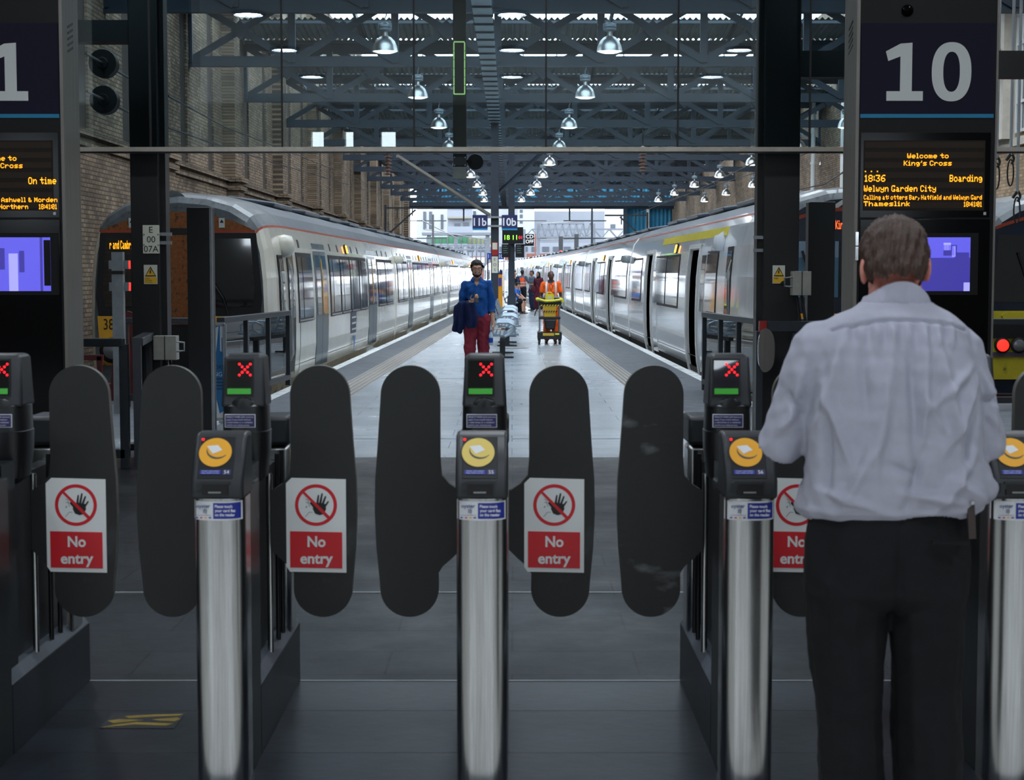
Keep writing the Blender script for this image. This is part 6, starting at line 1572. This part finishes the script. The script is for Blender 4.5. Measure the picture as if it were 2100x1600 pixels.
for s in (-1, 1):
    for f in (-1, 1):
        pts = [(s * .105, f * .02, 1.507), (s * .115, f * .085 - .005, 1.45), (s * .118, f * .118 - .005, 1.36), (s * .115, f * .132 - .005, 1.2), (s * .11, f * .130, 1.08)]
        V = [];
        for p in pts: V += [M @ V3(p[0] - .022, p[1], p[2]), M @ V3(p[0] + .022, p[1], p[2])]
        mb.add(V, [(2 * i, 2 * i + 1, 2 * i + 3, 2 * i + 2) for i in range(4)], refl)
R_ = [[M @ v for v in ring((0, -.003, z), .178, .136, 30, 2.2)] for z in (1.09, 1.14)]; mb.loft(R_, refl, caps=False); mb.build('reflective_tape', pw_, smooth=40)
mb = MB(); mb.tube([M @ V3(-.05, -.06, 1.50), M @ V3(-.03, -.125, 1.36), M @ V3(0, -.135, 1.27), M @ V3(.03, -.125, 1.36), M @ V3(.05, -.06, 1.50)], .006, sq, 6); mb.build('lanyard', pw_)
# ---------------------------------------------------------------- people further along
vest = mat('vest_orange', (250, 96, 50), .7, spec=.2)
dk = mat('clothes_black', (26, 28, 34), .8, var=.2, scale=12, spec=.2); gry = mat('clothes_grey', (86, 104, 122), .8, var=.15, scale=12, spec=.2)
burg = mat('clothes_burgundy', (84, 34, 48), .8, var=.2, scale=12, spec=.2); navyc = mat('clothes_navy', (40, 50, 78), .8, var=.15, scale=12, spec=.2); bl_tee = mat('clothes_bright_blue', (50, 110, 200), .8, spec=.2)
def base(px, d): return (at(px, 630, d).x, d, 0)
pa, J, M = person('young man in black with a backpack standing behind the benches', base(1055, 69.5), .5, 1.76, None, sk1, dk, 'short', (dk, .95, .005), shoe_b, hair_bk, voxel=.014)
mb = MB(); R_ = [[M @ v for v in ring((0, .19, z), rx, ry, 18, 3)] for z, rx, ry in ((1.0, .12, .05), (1.05, .15, .08), (1.35, .14, .08), (1.46, .09, .05))]; mb.loft(R_, navyc)
for s in (-1, 1): mb.tube([M @ V3(s * .1, .13, 1.45), M @ V3(s * .11, 0, 1.51), M @ V3(s * .12, -.11, 1.38), M @ V3(s * .13, -.08, 1.15), M @ V3(s * .12, .12, 1.05)], .016, bl_tee, 6)
mb.build('backpack', pa, smooth=50)
pb, J, M = person('railway worker in an orange vest seen from behind far along the platform', base(1071, 75), PI - .3, 1.80, {'elR': (-.27, -.05, 1.2), 'wrR': (-.16, -.2, 1.36)}, sk2, gry, 'short', (dk, .96, .005), shoe_b, hair_bk, voxel=.014)
P = [('h', [((0, 0, 1.40), (.165, .118, .07)), ((0, -.005, 1.25), (.175, .130, .10)), ((0, 0, 1.02), (.17, .13, .05))])]
blob('vest', P, .014, vest, pb, 3, M=M)
mb = MB()
for z in (1.05, 1.18): mb.loft([[M @ v for v in ring((0, -.003, z + q), .182, .14, 26, 2.2)] for q in (0, .05)], refl, caps=False)
mb.build('reflective_tape', pb, smooth=40)
pc, J, M = person('man in grey shirt and dark trousers facing left far along the platform', base(1091, 73), -1.1, 1.76, {'elL': (.24, -.05, 1.15), 'wrL': (.1, -.22, 1.18)}, sk4, gry, 'short', (navyc, .95, .004), shoe_b, hair_bk, voxel=.014, untucked=.1)
pd, J, M = person('woman in burgundy with a dark headscarf and bag far along the platform', base(1104, 72), -.6, 1.70, None, sk4, burg, 'long', (burg, .9, .05), shoe_w, dk, 'scarf', voxel=.014, untucked=.2)
mb = MB(); mb.loft([[M @ v for v in ring((-.2, -.10, z), rx, ry, 16, 3)] for z, rx, ry in ((.86, .11, .05), (.9, .14, .08), (1.08, .12, .08), (1.14, .08, .05))], burg); mb.tube([M @ V3(-.2, -.1, 1.12), M @ V3(-.1, -.12, 1.32), M @ V3(.08, -.02, 1.5)], .012, dk, 6); mb.build('shoulder_bag', pd, smooth=50)
sit = {'pv': (0, 0, .52), 'ch': (0, -.06, .86), 'nk': (0, -.08, 1.03), 'hc': (0, -.14, 1.20), 'shL': (.165, -.07, .99), 'shR': (-.165, -.07, .99), 'hipL': (.09, 0, .50), 'hipR': (-.09, 0, .50), 'knL': (.12, -.42, .50), 'knR': (-.12, -.42, .50), 'anL': (.12, -.38, .09), 'anR': (-.12, -.40, .09),
       'elL': (.22, -.20, .78), 'wrL': (.12, -.40, .66), 'elR': (-.22, -.20, .78), 'wrR': (-.10, -.42, .66), 'hdL': (-.3, -1, 0), 'hdR': (.3, -1, 0), 'hnL': (0, 0, -1), 'hnR': (0, 0, -1)}
pe, J, M = person('boy in a bright blue top and black shorts sitting on the far bench', (at(1056, 620, 67.4).x, 67.4, 0), 1.2, 1.70, sit, sk1, bl_tee, 'short', (dk, .42, .01), shoe_b, hair_bk, 'full', voxel=.013, head_pitch=.35, seated=True)
mb = MB(); mb.loft([[M @ v for v in ring((0, .08, z), rx, ry, 18, 3)] for z, rx, ry in ((.58, .11, .05), (.62, .14, .08), (.9, .13, .08), (.98, .08, .05))], navyc)
for s in (-1, 1): mb.tube([M @ V3(s * .1, .03, .96), M @ V3(s * .1, -.1, 1.06), M @ V3(s * .12, -.17, .95), M @ V3(s * .12, -.1, .7)], .015, navyc, 6)
mb.build('backpack', pe, smooth=50)
pf, J, M = person('dark-haired person in grey sitting further back on the far bench', (at(1049, 620, 68.3).x, 68.3, 0), 1.2, 1.66, sit, sk1, gry, 'short', (dk, .95, .01), shoe_b, hair_bk, 'full', voxel=.014, head_pitch=.2, seated=True)

# ---------------------------------------------------------------- man in the foreground, seen from behind
MX, MY = 1.058, 4.6
root = thing('person', 'stocky man in a grey short-sleeved shirt and black trousers seen from behind at the gate', 'person', (MX, MY, 0))
shirt_m = mat('shirt_grey', (172, 173, 188), .75, var=.05, scale=20, bump=.12, bscale=420, spec=.25)
trous = mat('trousers_black', (27, 27, 30), .85, var=.14, scale=16, bump=.12, bscale=300, spec=.2)
hair_br = mat('hair_brown', (66, 46, 36), .55, var=.35, scale=70, stretch=(1, 1, .25), bump=.5, bscale=160)
sk5 = skin_m('pink', (214, 142, 126))
hc = V3(.012, .045, 1.655)
Rh = Euler((-.32, 0, .0)).to_matrix() @ Euler((0, 0, PI - .18)).to_matrix()   # face away from us, bowed
Rh = Euler((-.30, 0, PI - .16), 'XYZ').to_matrix()
Rh = Matrix.Rotation(-.30, 3, 'X') @ Matrix.Rotation(PI - .16, 3, 'Z')
kh = 1.16
hp = [(q, [(hc + Rh @ (Vector(p) * kh), (tuple(v * kh for v in r) if isinstance(r, tuple) else r * kh)) for p, r in it]) for q, it in head_prims(1.1)]
JL = dict(sh=V3(-.195, .0, 1.428), el=V3(-.300, .07, 1.165), wr=V3(-.15, .27, 1.17)); JR = dict(sh=V3(.172, .0, 1.428), el=V3(.270, .06, 1.165), wr=V3(.285, .32, 1.12))
body = hp + [('h', [(V3(.005, .0, 1.50), (.088, .08, .04)), (V3(.012, .03, 1.60), (.074, .076, .03))]),
    ('h', [(V3(0, 0, 1.40), (.17, .11, .09)), (V3(0, 0, 1.2), (.18, .13, .1))]), ('h', [(V3(0, 0, 1.2), (.185, .13, .1)), (V3(0, 0, .95), (.17, .12, .1))]),
    ('h', [(JL['sh'], .06), (JR['sh'], .06), (V3(0, 0, 1.52), (.07, .06, .03)), (V3(0, 0, 1.35), (.15, .1, .05))])]
for D, s, hd, hn in ((JL, -1, V3(.55, .8, .1), V3(.8, -.5, .1)), (JR, 1, V3(.15, .95, .05), V3(-.3, .1, -1))):
    body += [('h', [(D['sh'], .058), (D['el'], .046)]), ('h', [(D['el'], .047), (D['wr'], .031)])]
    body += hand_prims(D['wr'], hd, hn, V3(0, 0, 1) if s < 0 else V3(-1, .5, 0), .8 if s < 0 else .3, 1.05)
for s in (-1, 1):
    hx = -.11 if s < 0 else .11
    body += [('h', [(V3(hx, 0, .9), .10), (V3(hx, .0, .5), .065)]), ('h', [(V3(hx, 0, .5), .065), (V3(hx * .9, .02, .1), .042)]), ('h', [(V3(hx * .9, .0, .04), (.035, .045, .03)), (V3(hx, .16, .03), (.04, .05, .022))])]
blob('body', body, .0075, sk5, root, 4)
# hair: fuller at the crown, tapering to the nape
HC = lambda x, y, z: hc + Rh @ (Vector((x, y, z)) * kh)
Rn = np.array(Rh)
def hl(co): return ((co - np.array(hc[:])) @ Rn) / kh
P = [('h', [(HC(0, .02, .045), (.096, .112, .103)), (HC(0, .045, -.005), (.086, .088, .075)), (HC(0, -.02, .08), (.08, .075, .06))]), ('h', [(HC(0, .06, -.02), (.074, .05, .05)), (HC(0, .075, -.055), (.060, .03, .03))])]
def hcut(co):
    q = hl(co); ed = .006 * np.sin(q[:, 0] * 160) + .004 * np.sin(q[:, 0] * 390 + 1)
    return (q[:, 2] < -.046 + ed + .25 * np.abs(q[:, 0]) * (np.abs(q[:, 0]) < .0)) | ((q[:, 1] < .034 + ed) & (q[:, 2] < -.004)) | ((q[:, 1] < -.02) & (q[:, 2] < .055))
def hfold(co, nr):
    q = hl(co); a = np.arctan2(q[:, 0], q[:, 1]); r = np.sqrt(q[:, 0] ** 2 + q[:, 1] ** 2)
    return .0028 * np.sin(a * 34 + 9 * q[:, 2] * 10 + 3 * np.sin(a * 7)) + .002 * np.sin(a * 71 + q[:, 2] * 60) + waves(41, 90, .0022)(co)
blob('hair', P, .0045, hair_br, root, 2, cuts=hcut, fold=hfold)
# shirt
rr = [(1.578, 0, .004, .088, .080), (1.556, 0, .0, .118, .092), (1.535, 0, .0, .160, .104), (1.505, -.003, -.002, .205, .118), (1.46, -.006, -.008, .222, .135), (1.38, -.004, -.015, .232, .150), (1.28, 0, -.016, .238, .156), (1.18, .002, -.012, .242, .160), (1.09, .008, -.006, .248, .165), (1.03, .012, -.004, .252, .168), (1.0, .010, .0, .243, .160), (.975, .004, .0, .222, .146)]
P = [('r', [ring((cx, cy, z), rx, ry, 48, 2.5, tilt=-.02) for z, cx, cy, rx, ry in rr[::-1]])]
P.append(('h', [(V3(-.215, .02, .995), (.05, .10, .04)), (V3(-.19, .0, 1.12), (.05, .11, .05))]))
P.append(('h', [(V3(.255, .02, 1.045), (.05, .08, .045)), (V3(.20, .0, 1.15), (.05, .11, .05))]))
sl = [(JL, .088, .066), (JR, .082, .062)]
for D, r0, r1 in sl: P += [('h', [(D['sh'], r0), (D['sh'].lerp(D['el'], .55), r1 + .012)]), ('h', [(D['sh'].lerp(D['el'], .55), r1 + .012), (D['el'] + V3(0, 0, -.0), (r1 + .004, r1 + .012, r1))])]
creases = [((-.155, 1.51), (-.225, 1.20), .016, .010), ((-.12, 1.50), (-.10, 1.22), .014, -.006), ((-.03, 1.49), (-.09, 1.05), .016, .008), ((.01, 1.48), (.03, 1.10), .014, -.007), ((.06, 1.50), (.045, 1.2), .010, .006), ((.095, 1.46), (.16, 1.10), .016, .009), ((.205, 1.36), (.10, 1.16), .013, .010), ((.215, 1.32), (.16, 1.08), .012, -.008), ((.20, 1.40), (.05, 1.28), .014, .007),
           ((-.21, 1.35), (-.14, 1.12), .013, .009), ((-.20, 1.27), (-.20, 1.02), .012, -.008), ((-.06, 1.22), (-.17, 1.00), .016, .008), ((.06, 1.2), (.0, 1.0), .015, -.007), ((.20, 1.16), (.08, 1.0), .016, .010), ((.13, 1.09), (.24, 1.02), .013, .010), ((-.02, 1.06), (.16, 1.03), .012, .008), ((-.22, 1.06), (-.06, 1.01), .012, .008), ((.04, 1.33), (.12, 1.2), .009, .004), ((-.05, 1.14), (.04, 1.1), .010, -.004),
           ((-.255, 1.40), (-.29, 1.22), .012, .008), ((-.30, 1.33), (-.25, 1.24), .011, -.007), ((-.27, 1.27), (-.33, 1.19), .011, .007), ((.235, 1.38), (.29, 1.24), .012, .009), ((.24, 1.30), (.29, 1.30), .012, -.009), ((.25, 1.27), (.30, 1.21), .011, .007)]
def sfold(co, nr):
    x, y, z = co.T; back = np.clip((.05 - y) / .08, 0, 1); d = np.zeros(len(co))
    for (x0, z0), (x1, z1), w_, a_ in creases:
        ux, uz = x1 - x0, z1 - z0; L = math.hypot(ux, uz); t = np.clip(((x - x0) * ux + (z - z0) * uz) / L ** 2, 0, 1)
        dd = np.hypot(x - x0 - ux * t, z - z0 - uz * t); d += a_ * np.exp(-(dd / w_) ** 2) * np.sin(np.clip(t, .03, 1) * PI * .9 + .15) * 1.0
    yz = 1.520 - .9 * (x * .9) ** 2                                   # yoke seam
    d += -.004 * np.exp(-((z - yz) / .004) ** 2) * (np.abs(x) < .19)
    d += .003 * np.sin(x * 150) * np.exp(-((z - 1.485) / .03) ** 2) * (np.abs(x) < .15)
    d += .0022 * np.exp(-((z - 1.0) / .01) ** 2)
    return d * back * 2.6 + waves(51, 16, .005)(co) + waves(52, 45, .0022)(co)
cl_ = [(D['el'] + V3(0, 0, .0), (D['el'] - D['sh'] + V3(0, .12, 0)).normalized()) for D in (JL, JR)]
def scut(co):
    m = co[:, 2] < .972 + .02 * np.sin(co[:, 0] * 14 + .5)
    m |= (co[:, 2] > 1.571)
    for p, d in cl_:
        v = co - np.array(p[:]); m |= (v @ np.array(d[:]) > .012) & (np.linalg.norm(v, axis=1) < .125)
    return m
blob('shirt', P, .0055, shirt_m, root, 16, cuts=scut, fold=sfold, thick=.003)
mb = MB(); R0 = []
for z, rx, ry, ty in ((1.540, .118, .098, 0), (1.560, .104, .092, .3), (1.618, .090, .086, 1.), (1.620, .085, .081, 1.), (1.56, .080, .074, .3)):
    R0.append([V3(.006 + v.x, .006 + v.y, z + ty * (.008 - .042 * min(1, abs(v.x) / .085) ** 2 - .03 * max(0, v.y / .08))) for v in ring((0, 0, 0), rx, ry, 48, 2.1)])
mb.loft(R0, shirt_m, caps=False); mb.build('collar', root, smooth=50)
# trousers
P = [('h', [(V3(-.005, 0, 1.04), (.212, .145, .03)), (V3(-.01, .0, .9), (.236, .158, .08))]), ('h', [(V3(-.01, .0, .9), (.236, .158, .08)), (V3(-.12, 0, .76), (.126, .14, .06)), (V3(.105, 0, .76), (.116, .14, .06))])]
for hx, kx, ax, r in ((-.122, -.112, -.092, .122), (.103, .110, .120, .112)):
    P += [('h', [(V3(hx, 0, .80), (r, .14, .08)), (V3(kx, .01, .48), (.098, .112, .06))]), ('h', [(V3(kx, .01, .48), (.098, .112, .06)), (V3(ax, .0, .09), (.088, .105, .03))])]
def tfold(co, nr):
    x, y, z = co.T; d = .006 * np.exp(-((np.hypot(x - .16, (z - .93) * 1.4)) / .03) ** 2)
    for z0, x0, a_ in ((.70, -.12, .006), (.64, -.10, -.006), (.46, -.1, .007), (.4, .11, .006), (.50, .12, -.006), (.72, .1, .005), (.3, -.09, .005), (.25, .12, .005)):
        d += .7 * a_ * np.exp(-((z - z0 - .5 * (x - x0)) / .03) ** 2) * np.exp(-((x - x0) / .07) ** 2)
    seat = np.exp(-((x + .005) / .012) ** 2) * (z < .98) * (z > .70) * (y < 0); d -= .010 * seat
    return d + waves(61, 14, .004)(co) + waves(62, 40, .0015)(co)
blob('trousers', P, .007, trous, root, 4, fold=tfold, cuts=lambda co: (co[:, 2] < .075) | (co[:, 2] > 1.06))
mb = MB(); mb.loft([[v for v in ring((-.005, 0, z), .219, .152, 40, 2.1)] for z in (1.02, 1.058)], black_txt, caps=False); mb.build('belt', root, smooth=40)
strapm = mat('strap_brown', (58, 46, 44), .6)
mb = MB(); mb.bar((.185, -.128, 1.06), (.192, -.135, .93), .02, .012, strapm); mb.cyl((.188, -.14, 1.03), (.188, -.15, 1.03), .006, chrome, 8); mb.build('strap', root)
mb = MB(); mb.prism([(.075, .93), (.175, .925), (.178, .915), (.075, .92)], (0, -.158, 0), (1, 0, 0), (0, 0, 1), .012, trous); mb.build('pocket', root)
for hx in (-.095, .12):
    blob('shoe', [('h', [(V3(hx, -.03, .045), (.045, .05, .04)), (V3(hx, .17, .035), (.05, .06, .03))]), ('h', [(V3(hx, .0, .08), (.045, .06, .03)), (V3(hx, .05, .04), (.045, .08, .035))])], .008, shoe_b, root, 3)
